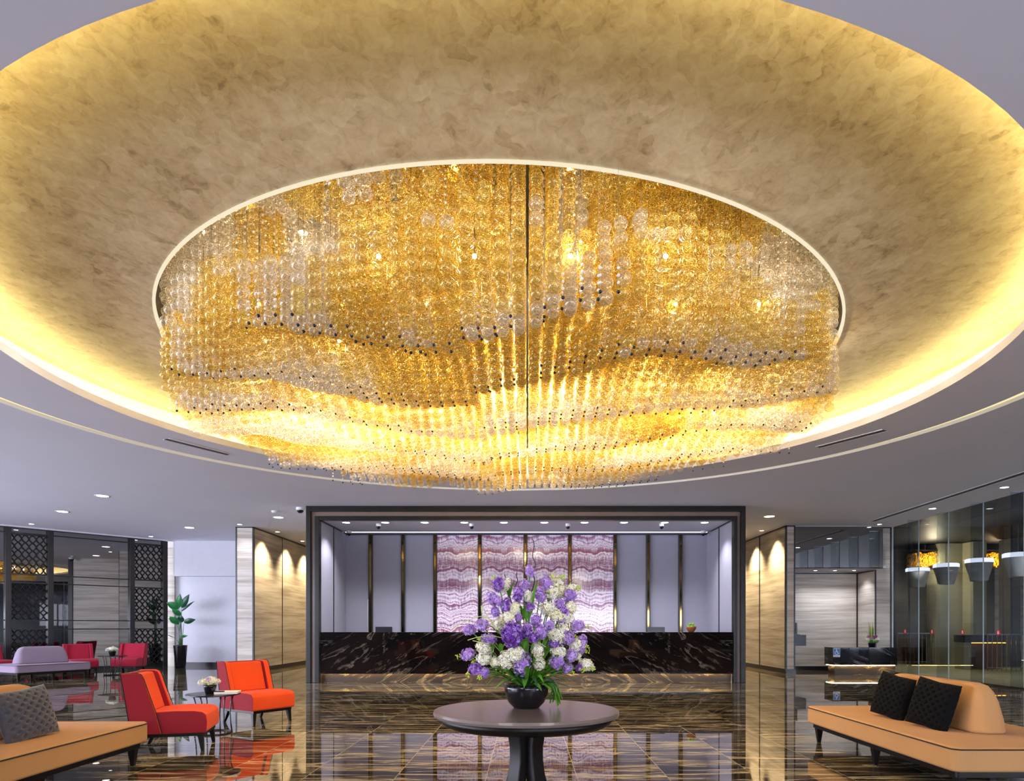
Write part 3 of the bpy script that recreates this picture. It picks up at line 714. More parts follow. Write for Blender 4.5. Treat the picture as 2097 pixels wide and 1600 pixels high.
def blade(p0, p1, w, sag, n=7, fold=.25):
    p0, p1 = Vector(p0), Vector(p1); ax = p1-p0; side = ax.cross(Vector((0,0,1)))
    side = side.normalized() if side.length > 1e-5 else Vector((1,0,0))
    up = side.cross(ax).normalized(); vs = []; fs = []
    for i in range(n+1):
        u = i/n; c = p0 + ax*u + Vector((0,0,1))*sag*math.sin(PI*u) ; h = w*math.sin(PI*min(1, .06+u*.94))**.8 * (1-.25*u)
        vs += [tuple(c - side*h + up*h*fold), tuple(c), tuple(c + side*h + up*h*fold)]
    for i in range(n):
        for k in (0, 1): fs.append((i*3+k, i*3+k+1, i*3+k+4, i*3+k+3))
    return vs, fs
def smooth_line(p, k=6):
    p = [p[0]] + list(p) + [p[-1]]; out = []
    for i in range(1, len(p)-2):
        a, b, c, d = p[i-1:i+3]
        for j in range(k):
            t = j/k; out.append(.5*((2*b) + (c-a)*t + (2*a-5*b+4*c-d)*t*t + (3*b-a-3*c+d)*t**3))
    return out + [p[-2]]
TX, TY, TH = -.006, 3.92, .75
fa = thing('flower_arrangement', 'tall lilac and white flower arrangement in a black bowl on the round table', 'flowers', (TX, TY+.08, TH))
MB().lathe([(0,.0),(.075,0),(.082,.006),(.11,.035),(.13,.08),(.136,.12),(.134,.147),(.126,.147),(.126,.12),(.10,.05),(0,.04)], 40).build('bowl', M['vase'], fa, smooth=True)
MB().disc(.125, .135, 24).build('soil', M['soil'], fa)
FY = TY+.08
def fl(zx, zy, dy):    # point of the bouquet read off the photograph (enlarged 6.355 x), at depth dy from the bowl
    return Vector((PX(920+zx/6.355, FY+dy)-TX, dy, PZ(1170+zy/6.355, FY+dy)-TH))
K = 1/6.355*FY/F
L_ = [(640,175,70,90),(560,360,75,90),(650,400,50,50),(745,455,55,90),(600,530,50,60),(990,200,70,85),(895,310,60,90),(1275,150,65,100),(1180,310,70,90),(1050,470,60,55),
      (1570,320,85,75),(1440,430,70,70),(1510,540,70,80),(1440,620,50,50),(260,760,95,65),(430,700,80,70),(520,880,100,55),(1310,700,55,65),(1010,770,75,80),(1125,640,75,70),
      (1190,780,75,90),(1100,870,60,55),(1670,715,95,70),(1550,870,80,75),(1370,945,80,55),(1720,950,70,110),(240,1085,100,65),(350,1270,100,75),(460,1320,60,60),(950,1200,110,150),
      (1590,1090,70,85),(1400,1180,85,85),(1540,1250,65,65),(1690,1260,40,40),(1045,0,52,75),(900,600,40,40)]
W_ = [(740,190,40,95),(1400,150,90,80),(1330,290,110,80),(1450,250,70,90),(1300,500,120,80),(1400,580,90,60),(1040,340,60,75),(850,500,60,85),(640,690,80,80),(760,620,80,70),
      (1400,850,100,80),(1330,790,70,60),(1600,230,80,60),(1580,480,70,70),(1540,620,90,60),(460,1000,110,80),(450,1130,95,75),(740,1150,100,110),(860,1070,110,90),(1150,1030,70,90),
      (1170,1200,75,75),(1420,1040,100,75),(1640,960,90,70),(1650,1080,70,70),(1780,1220,100,70),(600,1190,60,60),(1480,760,70,60)]
def place(x, y, w, h, mat, name, base):
    ctr = math.hypot((x-1000)/900, (y-850)/700); dy = -.27*max(0, 1-ctr) + base + random.uniform(-.03, .03)
    c = fl(x, y, dy); ax = Vector((c.x, c.y*.3, c.z-.10)).normalized()
    rx, rz = w*K, h*K; n = int(110 + 210*w*h/1e4)
    florets(c, (random.uniform(-.4,.4), random.uniform(-.3,.3), 1), rx*.85, (rx+rz)*.42, rz*.95, n, .0098 if 'lilac' in name else .0112, mat, name, fa, .5)
    return c
stems = []
for i, (x, y, w, h) in enumerate(L_):
    mat = [M['lilac_pale'], M['lilac']] if i in (14, 15, 17, 22, 26, 29, 30, 25) else [M['lilac'], M['lilac_pale'] if i % 3 else M['lilac_dark']]
    stems.append(place(x, y, w, h, mat, 'lilac_cluster', -.02))
for i, (x, y, w, h) in enumerate(W_):
    mat = [M['cream_petal'], M['white_petal']] if y < 700 and x > 500 and i % 2 else [M['white_petal'], M['cream_petal']]
    stems.append(place(x, y, w, h, mat, 'white_flower_cluster', 0))
c = fl(820, 820, -.27); florets(c, (0,0,1), 118*K, 115*K, 150*K, 520, .0115, [M['lilac_dark'], M['lilac']], 'purple_hydrangea', fa); stems.append(c)
mb = MB()
for c in stems:
    b0 = Vector((c.x*.12, c.y*.1, .13)); mb.tube([b0, b0.lerp(c, .5) + Vector((0,0,.03)), c], .0035, 5)
mb.build('stem', M['leaf_bright'], fa, smooth=True)
for (x, y) in [(110,1100),(240,1350),(400,1380),(320,1170),(390,885),(1600,1310),(1740,1285),(1870,1265),(1800,985),(1795,1050),(1690,205),(1340,70),(1480,80),(1800,730),(1640,860),(580,80),(1250,760),(960,1280),(630,1260)]:
    c = fl(x, y, -.06 + random.uniform(-.04, .04)); mb = MB()
    for k in range(14): mb.sphere((c.x+random.gauss(0,.008), c.y+random.gauss(0,.008), c.z+random.gauss(0,.008)), random.uniform(.003, .0055), 6, 4)
    mb.build('bud_spray', M['bud'], fa, smooth=True)
for k in range(46):
    a = 2*PI*k/46 + random.uniform(-.1, .1); r = random.uniform(.20, .36); z1 = random.uniform(.11, .30)
    vs, fs = blade((.05*math.cos(a), .05*math.sin(a), .14), (r*math.cos(a), .8*r*math.sin(a), z1), random.uniform(.012, .026), random.uniform(.02, .07))
    MB().add(vs, fs).build('leaf', M['leaf_bright'] if k % 3 else M['leaf_dark'], fa, smooth=True)
for (x, y, x2, y2) in [(1000,650,990,440),(960,640,900,430),(1040,640,1120,480),(900,640,870,520),(700,900,560,760),(1080,480,1160,110),(640,820,420,700),(1250,1250,1480,1290),(700,1290,520,1290),(1000,1100,1000,900),(1300,1050,1260,1000),(960,1000,1010,900),(560,1050,620,950)]:
    vs, fs = blade(fl(x, y, -.12), fl(x2, y2, -.14), .02, .02); MB().add(vs, fs).build('leaf', M['leaf_bright'], fa, smooth=True)
for pts in ([(860,520),(800,380),(770,220),(740,110),(715,35)], [(880,260),(865,190),(890,120),(872,60),(880,18)], [(1070,280),(1110,130),(1090,20),(1120,-90),(1085,-200),(1105,-330),(1085,-420)]):
    q = smooth_line([fl(x, y, .04) for x, y in pts]); MB().tube(q, [.0045-.0018*i/len(q) for i in range(len(q))], 6).build('twig', M['twig'], fa, smooth=True)
for pts in ([(560,640),(420,590),(250,640),(120,700),(20,770)], [(720,880),(560,845),(380,860),(240,900)], [(600,760),(480,560),(420,450),(430,560),(470,640)], [(1020,840),(1130,900),(1255,990)], [(520,950),(420,930),(305,905)]):
    MB().tube(smooth_line([fl(x, y, -.2) for x, y in pts]), .0026, 5).build('grass_blade', M['pale_grass'], fa, smooth=True)
for k in range(16):
    a = random.uniform(-.9, .6); x = .10+random.uniform(0, .05)
    MB().tube([(x, -.04*a, .16), (x+.05, -.06*a, .13), (x+.05+random.uniform(-.03,.04), -.07*a, random.uniform(-.02+.03, .07))], .004, 5).build('trailing_sprig', M['leaf_bright'], fa, smooth=True)
for k in range(70):     # small leaves between the blooms
    c = random.choice(stems); b0 = Vector((c.x*.45, c.y*.45, .13+(c.z-.13)*.5)); d_ = Vector((random.uniform(-1,1), random.uniform(-1,.3), random.uniform(-.2,1))).normalized()*random.uniform(.06, .12)
    e_ = b0.lerp(c, random.uniform(.2, .8)); vs, fs = blade(e_, e_+d_, random.uniform(.010, .018), .01); MB().add(vs, fs).build('leaf', M['leaf_bright'], fa, smooth=True)
# round table
rt = thing('round_table', 'large round dark pedestal table holding the flower arrangement', 'table', (TX, TY, 0))
MB().lathe([(0,.716),(.535,.716),(.552,.722),(.556,.735),(.552,.748),(.548,.75),(0,.75)], 96).build('tabletop', plain('table_stone', '#6f625c', .22, .12, 3), rt, smooth=False)
MB().lathe([(0,.716),(.535,.716),(.50,.675),(.47,.66),(0,.66)], 64).build('apron', M['dark_wood'], rt, smooth=True)
for k in range(4):
    a = PI/4+PI/2*k; mb = MB(); pts = []
    prof = [(.66,.088,.055),(.60,.074,.05),(.53,.062,.047),(.45,.062,.047),(.35,.08,.048),(.2,.135,.052),(.06,.22,.058),(.0,.25,.06)]
    vs = []; fs = []
    for z, r, hw in prof:
        for sr, sw in ((-.035,-hw),(.035,-hw),(.035,hw),(-.035,hw)):
            rr = r+sr; vs.append((rr*math.cos(a)-sw*math.sin(a), rr*math.sin(a)+sw*math.cos(a), z))
    for i in range(len(prof)-1):
        for j in range(4): fs.append((i*4+j, i*4+(j+1)%4, (i+1)*4+(j+1)%4, (i+1)*4+j))
    fs += [(0,1,2,3), tuple((len(prof)-1)*4+j for j in (3,2,1,0))]
    mb.add(vs, fs).build('leg', M['dark_wood'], rt, bevel=.006)

# ------------------------------------------------------------------ seating
def leg(mb, x, y, h, dx=0, dy=0, t=.026, b=.015): mb.frustum((x+dx, y+dy, 0), (b, b), (x, y, h), (t, t)); return mb
def lounge_chair(label, loc, rz, inner, outer, name='lounge_chair', group=None):
    r = thing(name, label, 'chair', loc, rz, group)
    # seat: rounded front, two fabrics (sides in the outer cloth)
    mb = MB(); poly = [(-.22,.185),(.325,.185),(.34,.20),(.345,.30),(.335,.365),(.30,.395),(.22,.408),(.05,.412),(-.22,.40)]
    mb.prism(poly, -.31, .31)
    o = mb.build('seat', [inner, outer], r, bevel=.018, seg=4)
    for p in o.data.polygons:
        if abs(p.normal.y) > .8: p.material_index = 1
    mb = MB(); mb.prism([(-.30,.40),(-.17,.40),(-.285,.775),(-.385,.775)], -.245, .245); mb.build('backrest', inner, r, bevel=.02, seg=4)
    mb = MB(); mb.prism([(-.335,.185),(-.285,.185),(-.385,.785),(-.435,.785)], -.31, .31); mb.build('back_shell', outer, r, bevel=.012)
    for s in (-1, 1):
        mb = MB(); y0, y1 = (.245, .318) if s > 0 else (-.318, -.245)
        mb.prism([(-.33,.185),(-.065,.185),(-.12,.40),(-.225,.735),(-.245,.775),(-.28,.79),(-.43,.79)], y0, y1)
        o = mb.build('side_wing', [outer, inner], r, bevel=.012)
        for p in o.data.polygons:
            if p.normal.x > .55 or p.normal.z > .8: p.material_index = 1
        ye = s*.317
        MB().tube([(-.06, ye, .19), (-.115, ye, .40), (-.222, ye, .735), (-.245, ye, .777), (-.28, ye, .792), (-.43, ye, .792), (-.333, ye, .19)], .0045, 6).build('piping', M['cord'], r, smooth=True)
    MB().box(-.30, .31, -.28, .28, .150, .186).build('frame', M['dark_wood'], r, bevel=.004)
    for x, dx in ((.275, .02), (-.265, -.07)):
        for y in (-.255, .255): leg(MB(), x, y, .152, dx, .012*(1 if y > 0 else -1)).build('leg', M['dark_wood'], r, bevel=.003)
    return r
lounge_chair('orange seated red lounge chair in profile beside the tan sofa end', (-3.62, 6.74, 0), math.radians(15), M['orange'], M['crimson'])
lounge_chair('orange lounge chair behind the small round table, facing the camera', (-3.53, 8.55, 0), math.radians(-33), M['orange'], M['crimson'])
lounge_chair('rose red lounge chair by the mirror, right behind the mauve sofa', (PX(166, 16.9), 16.9, 0), math.radians(-42), M['rose'], M['rose'])
lounge_chair('rose red lounge chair before the lattice screen near the potted plant', (PX(264, 17.4), 17.4, 0), math.radians(-80), M['rose'], M['rose'])
lounge_chair('rose red lounge chair cut by the picture edge behind the mauve sofa', (PX(-14, 16.2), 16.2, 0), math.radians(-20), M['rose'], M['rose'])
def rounded_rect(x0, x1, y0, y1, r, n=6):
    out = []
    for cx, cy, a0 in ((x1-r, y1-r, 0), (x0+r, y1-r, 90), (x0+r, y0+r, 180), (x1-r, y0+r, 270)):
        for k in range(n+1):
            a = math.radians(a0 + 90*k/n); out.append((cx + r*math.cos(a), cy + r*math.sin(a)))
    return out
def island_sofa(label, loc, rz, fab, L=2.5, D=1.25, BL=1.52, B0=.54, B1=.84, boff=0, h=.385):
    # local x along the length, -y is the front
    r = thing('island_sofa', label, 'sofa', loc, rz)
    def slab(z0, z1, inset=0, rr=.07):
        p = rounded_rect(inset, L-inset, inset, D-inset, rr); n = len(p); mb = MB()
        mb.add([(x, y, z0) for x, y in p] + [(x, y, z1) for x, y in p], [tuple(range(n))[::-1], tuple(range(n, 2*n))] + [(i, (i+1)%n, n+(i+1)%n, n+i) for i in range(n)]); return mb
    slab(.205, h).build('seat', fab, r, bevel=.022, seg=4)
    p = rounded_rect(-.001, L+.001, -.001, D+.001, .072); p.append(p[0])
    MB().tube([(x, y, h-.016) for x, y in p], .0055, 6, cap=False).build('piping', M['cord'], r, smooth=True)
    slab(.155, .205, .05, .03).build('frame', M['dark_wood'], r, bevel=.004)
    for x in (.10, L*.5, L-.10):
        for y in (.10, D-.10): leg(MB(), x, y, .156, 0, -.0 if y < .5 else 0, .034, .016).build('leg', M['dark_wood'], r, bevel=.004)
    # backrest bolster: tapering upwards, soft ends
    x0, x1 = boff, boff+BL; mb = MB(); rings = []; zs = [(h-.002, 0, 0), (h+.12, .012, .025), (h+.25, .04, .06), (h+.33, .065, .10), (h+.375, .085, .15), (h+.395, .11, .21)]
    for z, iy, ix in zs:
        rings.append([(x, y, z) for x, y in rounded_rect(x0+ix, x1-ix, B0+iy, B1-iy, max(.03, (B1-B0)/2-iy-.03), 6)])
    n = len(rings[0]); vs = [q for rg in rings for q in rg]; fs = []
    for i in range(len(rings)-1):
        for k in range(n): fs.append((i*n+k, i*n+(k+1)%n, (i+1)*n+(k+1)%n, (i+1)*n+k))
    fs += [tuple(range(n))[::-1], tuple((len(rings)-1)*n+k for k in range(n))]
    mb.add(vs, fs).build('backrest', fab, r, smooth=True, bevel=.03)
    return r
# right sofa: front faces -x ; local x runs from far end towards camera
island_sofa('tan island sofa at right with two black cushions and dark piping', (3.04, 7.12, 0), math.radians(-90), M['tan'], 2.48, 1.24, 1.52, .55, .84, .40)
# left sofa: front faces +x ; local x runs from near end away from camera
island_sofa('tan island sofa cut by the left picture edge, with a charcoal tufted cushion', (-3.44, 3.47, 0), math.radians(90), M['tan'], 2.48, 1.24, 1.52, .55, .84, .51)
island_sofa('mauve island sofa at far left before the lattice screen', (PX(32, 14.4), 14.4, 0), math.radians(64), M['mauve'], 1.62, 1.1, 1.15, .40, .70, .22)
def cushion(label, cat, loc, rot, mat, w=.44, h=.42, t=.075, name='tufted_cushion'):
    n = 72; vs = []; fs = []
    def P(u, v, s):
        e = (max(0, 1-abs(u)**2.6)*max(0, 1-abs(v)**2.6))**.5
        pinch = 1 - .07*(1-abs(u*v)**1.0)*(abs(u)**6 + abs(v)**6)*.9
        a_, b_ = 3.1*(u+v), 3.1*(u-v); a_ -= round(a_); b_ -= round(b_); dd = (a_*a_+b_*b_); tuft = 1 - 1.25*math.exp(-dd/.045) - .25*min(abs(a_), abs(b_))*0
        return (u*w/2*pinch, s*(t*e*(.70+.30*tuft)), v*h/2*pinch)
    for s in (1, -1):
        for j in range(n+1):
            for i in range(n+1): vs.append(P(-1+2*i/n, -1+2*j/n, s))
    N = (n+1)**2
    for s in (0, 1):
        for j in range(n):
            for i in range(n):
                a = s*N + j*(n+1)+i; q = (a, a+1, a+n+2, a+n+1); fs.append(q if s else q[::-1])
    o = MB().add(vs, fs).build(name, mat, smooth=True, weld=True); tag(o, label, cat)
    o.location = loc; o.rotation_euler = rot; return o
cushion('black velvet cushion leaning on the right sofa, the farther one', 'cushion', (3.45, 6.16, .588), (math.radians(-14), math.radians(8), math.radians(-80)), M['velvet_black'])
cushion('black velvet cushion leaning on the right sofa, the nearer one', 'cushion', (3.45, 5.55, .585), (math.radians(-15), math.radians(7), math.radians(-78)), M['velvet_black'])
cushion('charcoal tufted velvet cushion leaning on the left tan sofa', 'cushion', (-3.86, 5.02, .575), (math.radians(-16), math.radians(-4), math.radians(86)), M['velvet_grey'], .5, .40)

def side_table(label, loc, R=.295, H=.465, name='side_table'):
    r = thing(name, label, 'table', loc)
    MB().lathe([(0, H-.018), (R-.012, H-.018), (R, H-.012), (R, H-.003), (R-.004, H), (0, H)], 56).build('tabletop', M['black_stone'], r)
    MB().tube([(.20*math.cos(2*PI*k/40), .20*math.sin(2*PI*k/40), .008) for k in range(41)], .008, 8, cap=False).build('base_ring', M['black_metal'], r, smooth=True)
    for k in range(6):
        a = 2*PI*k/6+.3
        MB().tube([(q*math.cos(a), q*math.sin(a), z) for q, z in ((.20,.008),(.185,.12),(.178,.24),(.19,.36),(.215,H-.018))], .008, 8).build('leg', M['black_metal'], r, smooth=True)
    return r
def posy(label, loc, s=1.0, cols=('white_petal','cream_petal','white_petal'), accent='lilac'):
    r = thing('flower_pot', label, 'flowers', loc)
    MB().lathe([(0,0),(.042*s,0),(.05*s,.01*s),(.066*s,.08*s),(.068*s,.095*s),(.062*s,.095*s),(.058*s,.08*s),(0,.07*s)], 28).build('pot', M['vase'], r, smooth=True)
    for k in range(13):
        a = 2.4*k; q = .09*s*math.sqrt((k+.5)/13); c = (q*math.cos(a), q*math.sin(a), .155*s - q*.55 + .02*s)
        acc = k in (2, 6, 11)
        florets(c, (0,0,1), .034*s, .034*s, .028*s, 34, .0105*s, M[accent] if acc else M[cols[k % len(cols)]], 'purple_bloom' if acc else 'pale_bloom', r)
    for k in range(9):
        a = 2*PI*k/9; vs, fs = blade((.03*s*math.cos(a), .03*s*math.sin(a), .09*s), (.12*s*math.cos(a), .12*s*math.sin(a), .11*s), .014*s, .02*s); MB().add(vs, fs).build('leaf', M['leaf_bright'], r, smooth=True)
    return r
TA = (PX(437, 7.62), 7.62, 0)
side_table('small round black side table with hoop legs between the orange chairs', TA)
posy('small black pot of white and purple flowers between the orange chairs', (TA[0]-.03, TA[1]-.02, .465), 1.05)
mg = thing('magazine', 'white magazine lying on the side table beside the orange chairs', 'magazine', (TA[0]+.16, TA[1]-.0, .465), math.radians(12))
MB().box(-.12, .13, -.10, .10, 0, .022).build('pages', M['paper'], mg, bevel=.003); MB().box(-.121, .131, -.101, .101, .022, .026).build('cover', M['white_badge'], mg, bevel=.001)
MB().box(-.115, -.01, -.095, -.06, .026, .038).build('pen_case', M['dark_plastic'], mg, bevel=.004)
TB = (PX(231, 16.6), 16.6, 0)
side_table('far round black side table between the rose red chairs', TB, .33, .50)
posy('far black pot of white flowers on the table between rose red chairs', (TB[0]+.02, TB[1]-.05, .50), 1.25, ('white_petal',), 'white_petal')

# tall plant in black pot
PP = (PX(369.5, 19.6), 19.6, 0)
pl = thing('potted_plant', 'tall broad leaved plant in a black pot by the white wall', 'plant', PP)
MB().lathe([(0,0),(.135,0),(.14,.01),(.19,.66),(.192,.68),(.175,.68),(.17,.62),(0,.60)], 40).build('pot', M['vase'], pl, smooth=True)
MB().disc(.17, .625, 24).build('soil', M['soil'], pl)
def pp(x, y, dy=0): return Vector((PX(x, 19.6+dy)-PP[0], dy, PZ(y, 19.6+dy)))
def big_leaf(b, t, w, mat, dy=0.0, sag=.04):
    p0, p1 = pp(*b, 0), pp(*t, dy); vs = []; fs = []; n = 12; ax = p1-p0; side = ax.cross(Vector((0,1,.25))).normalized(); up = side.cross(ax).normalized()
    for i in range(n+1):
        u = i/n; c = p0 + ax*u + Vector((0,-1,0))*sag*math.sin(PI*u); h = .72*w*(math.sin(PI*min(1,.03+.97*u)**.8)**.95)
        for q in (-1, -.5, 0, .5, 1): vs.append(tuple(c + side*h*q + up*abs(q)*h*.3))
    for i in range(n):
        for k in range(4): fs.append((i*5+k, i*5+k+1, i*5+k+6, i*5+k+5))
    MB().add(vs, fs).build('leaf', mat, pl, smooth=True)
    return p0
lv = [((366,1245),(369,1216),.14,'leaf',-.1),((372,1245),(388,1217),.13,'leaf_dark',-.05),((366,1247),(341,1234),.17,'leaf',-.15),((371,1262),(352,1247),.13,'leaf',-.2),
      ((372,1252),(399,1231),.05,'leaf_dark',.1),((366,1279),(347,1263),.17,'leaf',-.2),((371,1275),(371,1260),.14,'leaf_dark',-.1),((377,1275),(401,1269),.12,'leaf_dark',.05),((371,1305),(385,1302),.06,'leaf',-.1),
      ((357,1306),(342,1300),.02,'leaf_dark',.1),((362,1272),(344,1267),.05,'leaf_dark',.15)]
mb = None
for k, (b, t, w, mt, dy) in enumerate(lv):
    p0 = big_leaf(b, t, w, M[mt], dy); bx0 = (k % 4-1.5)*.03
    MB().tube([(bx0, .03*math.sin(k), .62), (bx0*.9 + (p0.x-bx0)*.35, .02*math.sin(k), .62+(p0.z-.62)*.55), p0], [.011,.009,.005], 7).build('stem', M['stem'], pl, smooth=True)
# flowers with tall grass on the low desk
gp = thing('grass_flower_pot', 'small black pot with tall grass and purple white flowers on the low desk', 'flowers', (PX(1785, 17.15), 17.15, .70))
MB().lathe([(0,0),(.07,0),(.085,.10),(.087,.12),(.078,.12),(0,.10)], 24).build('pot', M['vase'], gp, smooth=True)
for k in range(26):
    a = random.uniform(0, 6.28); q = random.uniform(.02, .16); z = random.uniform(.5, .76)
    vs, fs = blade((.03*math.cos(a), .03*math.sin(a), .12), (q*math.cos(a)*.8-.03, q*math.sin(a)*.8, z), .010, .0); MB().add(vs, fs).build('grass_blade', M['leaf_bright'] if k % 2 else M['pale_grass'], gp, smooth=True)
for k, (x, z, m) in enumerate([(-.09,.27,'magenta'),(.07,.28,'magenta'),(.02,.24,'magenta'),(-.03,.23,'white_petal'),(-.12,.2,'white_petal'),(.12,.22,'white_petal'),(.05,.18,'white_petal'),(-.06,.17,'leaf_bright'),(0,.15,'leaf_bright'),(.1,.15,'leaf_bright')]):
    florets((x, -.05, z), (0,0,1), .05, .05, .045, 36, .018, M[m], 'purple_bloom' if m == 'magenta' else 'white_bloom' if m == 'white_petal' else 'leaf_tuft', gp)
for k in range(10):
    a = 2*PI*k/10; vs, fs = blade((.05*math.cos(a), .05*math.sin(a), .12), (.22*math.cos(a), .22*math.sin(a), .16), .02, .04); MB().add(vs, fs).build('leaf', M['leaf_bright'], gp, smooth=True)

# red round stickers with a white B on the glass wall
def letter(ch_, size, mat, parent, ymat):
    cu = bpy.data.curves.new('letter', 'FONT'); cu.body = ch_; cu.size = size; cu.align_x = 'CENTER'; cu.align_y = 'CENTER'; cu.extrude = .0008
    t = bpy.data.objects.new('tmp', cu); COL.objects.link(t); dg = bpy.context.evaluated_depsgraph_get()
    me = bpy.data.meshes.new_from_object(t.evaluated_get(dg)); bpy.data.objects.remove(t); me.materials.clear(); me.materials.append(mat)
    o = bpy.data.objects.new('letter', me); COL.objects.link(o); o.parent = parent; o.matrix_local = ymat; return o
wd4 = ('farthest from the camera', 'second from the far end', 'second nearest the camera', 'nearest the camera')
for px, wd in zip((1854, 1909, 1971.5, 2044.5), wd4):
    Y = XG*F/(px-CX)
    s = thing('round_sticker', 'red round sticker with white B on the glass wall, ' + wd, 'sticker', (XG-.002, Y, 1.115), 0, 'stickers on the glass wall')
    mb = MB(); mb.M = Matrix.Rotation(-PI/2, 4, 'Y'); mb.lathe([(0,0),(.062,0),(.062,.002),(0,.002)], 28); mb.build('disc', M['red_badge'], s)
    letter('B', .10, M['white_badge'], s, Matrix.Translation((-.0035, 0, 0)) @ Matrix.Rotation(-PI/2, 4, 'Z') @ Matrix.Rotation(PI/2, 4, 'X'))
# amber ball cluster added outside in place of a gold reflection on the glass
oc = thing('amber_reflection', 'long band of amber balls outside the glass wall, made up for a gold reflection', 'chandelier', (14.0, 21.3, 0))
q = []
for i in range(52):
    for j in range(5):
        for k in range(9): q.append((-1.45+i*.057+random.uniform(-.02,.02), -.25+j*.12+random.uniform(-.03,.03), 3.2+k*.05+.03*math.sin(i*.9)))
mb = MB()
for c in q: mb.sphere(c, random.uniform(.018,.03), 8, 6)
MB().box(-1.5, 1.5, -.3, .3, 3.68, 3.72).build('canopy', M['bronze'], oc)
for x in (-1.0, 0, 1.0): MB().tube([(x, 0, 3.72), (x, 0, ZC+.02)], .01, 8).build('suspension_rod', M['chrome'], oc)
g = mb.build('amber_glass_balls', plain('amber_reflection_glass', '#d8951c', .15, .5, 14), oc, smooth=True); g['kind'] = 'stuff'
# ------------------------------------------------------------------ ceiling fixtures and lamps
def spot(loc, W, color, size=110, blend=.6, r=.04, parent=None, rot=(0,0,0)):
    l = bpy.data.lights.new('lamp', 'SPOT'); l.energy = W; l.color = color; l.spot_size = math.radians(size); l.spot_blend = blend; l.shadow_soft_size = r
    o = bpy.data.objects.new('lamp_light', l); COL.objects.link(o); o.location = loc; o.rotation_euler = rot
    if parent: o.parent = parent
    return o
COOL, NEUT, WARM = (.93, .93, 1.0), (1, .95, .88), (1, .76, .42)
def downlight(label, loc, r=.085, warm=False, W=40, size=115, group=None, col=None, rot=(0,0,0), off=(0,0)):
    d = thing('downlight', label, 'light', loc, 0, group)
    MB().lathe([(r*.98, -.004), (r*1.3, -.005), (r*1.32, -.001), (r*1.3, 0), (r*.98, 0)], 28).build('trim_ring', M['white_plastic'], d, smooth=True)
    MB().disc(r, -.003, 24, down=True).build('lens', M['lens_warm'] if warm else M['lens_on'], d)
    if W: spot((off[0], off[1], -.03), W, col or (WARM if warm else COOL), size, .7, r*.8, d, rot)
    return d
S1 = .075; S2 = .045
downlight('big downlight high on the left ceiling, nearest the camera', ONCEIL(210, 1016), .11, W=70)
downlight('big downlight at far left of the ceiling over the mirror', ONCEIL(128, 1048), .11, W=70)
downlight('big downlight over the white wall and potted plant', ONCEIL(388, 1081), .11, W=60)
downlight('big downlight left of the reception frame, below a camera', ONCEIL(570.5, 1060), .11, W=60)
downlight('small downlight over the narrow white face left of reception', ONCEIL(491, 1074.5), .055, W=30)
downlight('small warm downlight washing the left stone wall, nearer one', ONCEIL(568.5, 1089.5), .055, True, W=0)
downlight('small warm downlight washing the left stone wall, farther one', ONCEIL(619.5, 1108.5), .055, True, W=0)
downlight('small downlight over the left lattice screen', ONCEIL(64.5, 1073.5), .055, W=25)
downlight('small downlight over the right lattice screen', ONCEIL(309, 1099), .055, W=25)
downlight('big warm downlight right of the reception frame', ONCEIL(1575.5, 1058), .12, True, W=70)
downlight('small warm downlight washing the right stone wall', ONCEIL(1560, 1087), .055, True, W=0)
downlight('small downlight by the glass wall, farther one', ONCEIL(1909.5, 1042), .07, W=40)
downlight('small downlight by the glass wall, nearer one', ONCEIL(2057, 998.5), .07, W=40)
downlight('small downlight above right end of the mirror panel', ONCEIL(1801, 1074), .05, W=25)
# warm wall washers along the stone side walls
for y in (18.0, 19.8, 21.4, 23.0): spot((XL1+.45, y, ZC-.06), 420, WARM, 95, .9, .05, rot=(0, math.radians(12), 0))
for y in (17.8, 19.4, 21.0, 22.6): spot((XR0-.45, y, ZC-.06), 480, WARM, 95, .9, .05, rot=(0, math.radians(-12), 0))
# fill spots without fixtures, added above the room and behind the camera
k = 0
pos = [(-9.5, 3, 'left lounge'), (-9.5, 8, 'left lounge middle'), (-12.5, 12, 'far lounge'), (-9.5, 12.6, 'lounge by the mirror'), (7.6, 3, 'right lounge'), (7.6, 8, 'right lounge middle'), (7.6, 12.5, 'right lounge far')]
for x, y, nm in pos: spot((x, y, ZC-.03), 150 if x > 0 else 95, COOL, 120, .7, .09)
for x, tx in ((-2.6, -.5), (2.6, .5)):  # two unseen spots added to light the table and flowers
    a_ = Vector((x, -1.6, ZC-.05)); d_ = (Vector((tx, 4.6, .7)) - a_).to_track_quat('-Z', 'Y').to_euler(); spot(a_, 260, NEUT, 75, .8, .08, rot=d_)
# recess row
ROW = (709, 789, 870, 951, 1032, 1115, 1197, 1278, 1361, 1443); ordw = ('first', 'second', 'third', 'fourth', 'fifth', 'sixth', 'seventh', 'eighth', 'ninth', 'tenth')
for px, w in zip(ROW, ordw):
    p = ONCEIL(px, 1070.5, ZR); downlight('%s downlight from the left in the row above the reception counter' % w, p, .085, W=140, col=(.95, .92, 1.0), group='reception downlights')
NI = [(1662, 1170), (1696, 1171), (1740, 1170)]
for (px, py), w in zip(NI, ('left', 'middle', 'right')):
    p = ONCEIL(px, py, 2.79); downlight('tiny downlight in the niche ceiling over the low desk, %s one of three' % w, (p.x, 17.95, 2.79), .045, W=40, col=(.88, .9, 1))
spot((8.7, 16.4, ZC-.05), 60, COOL, 80, .7, .05)
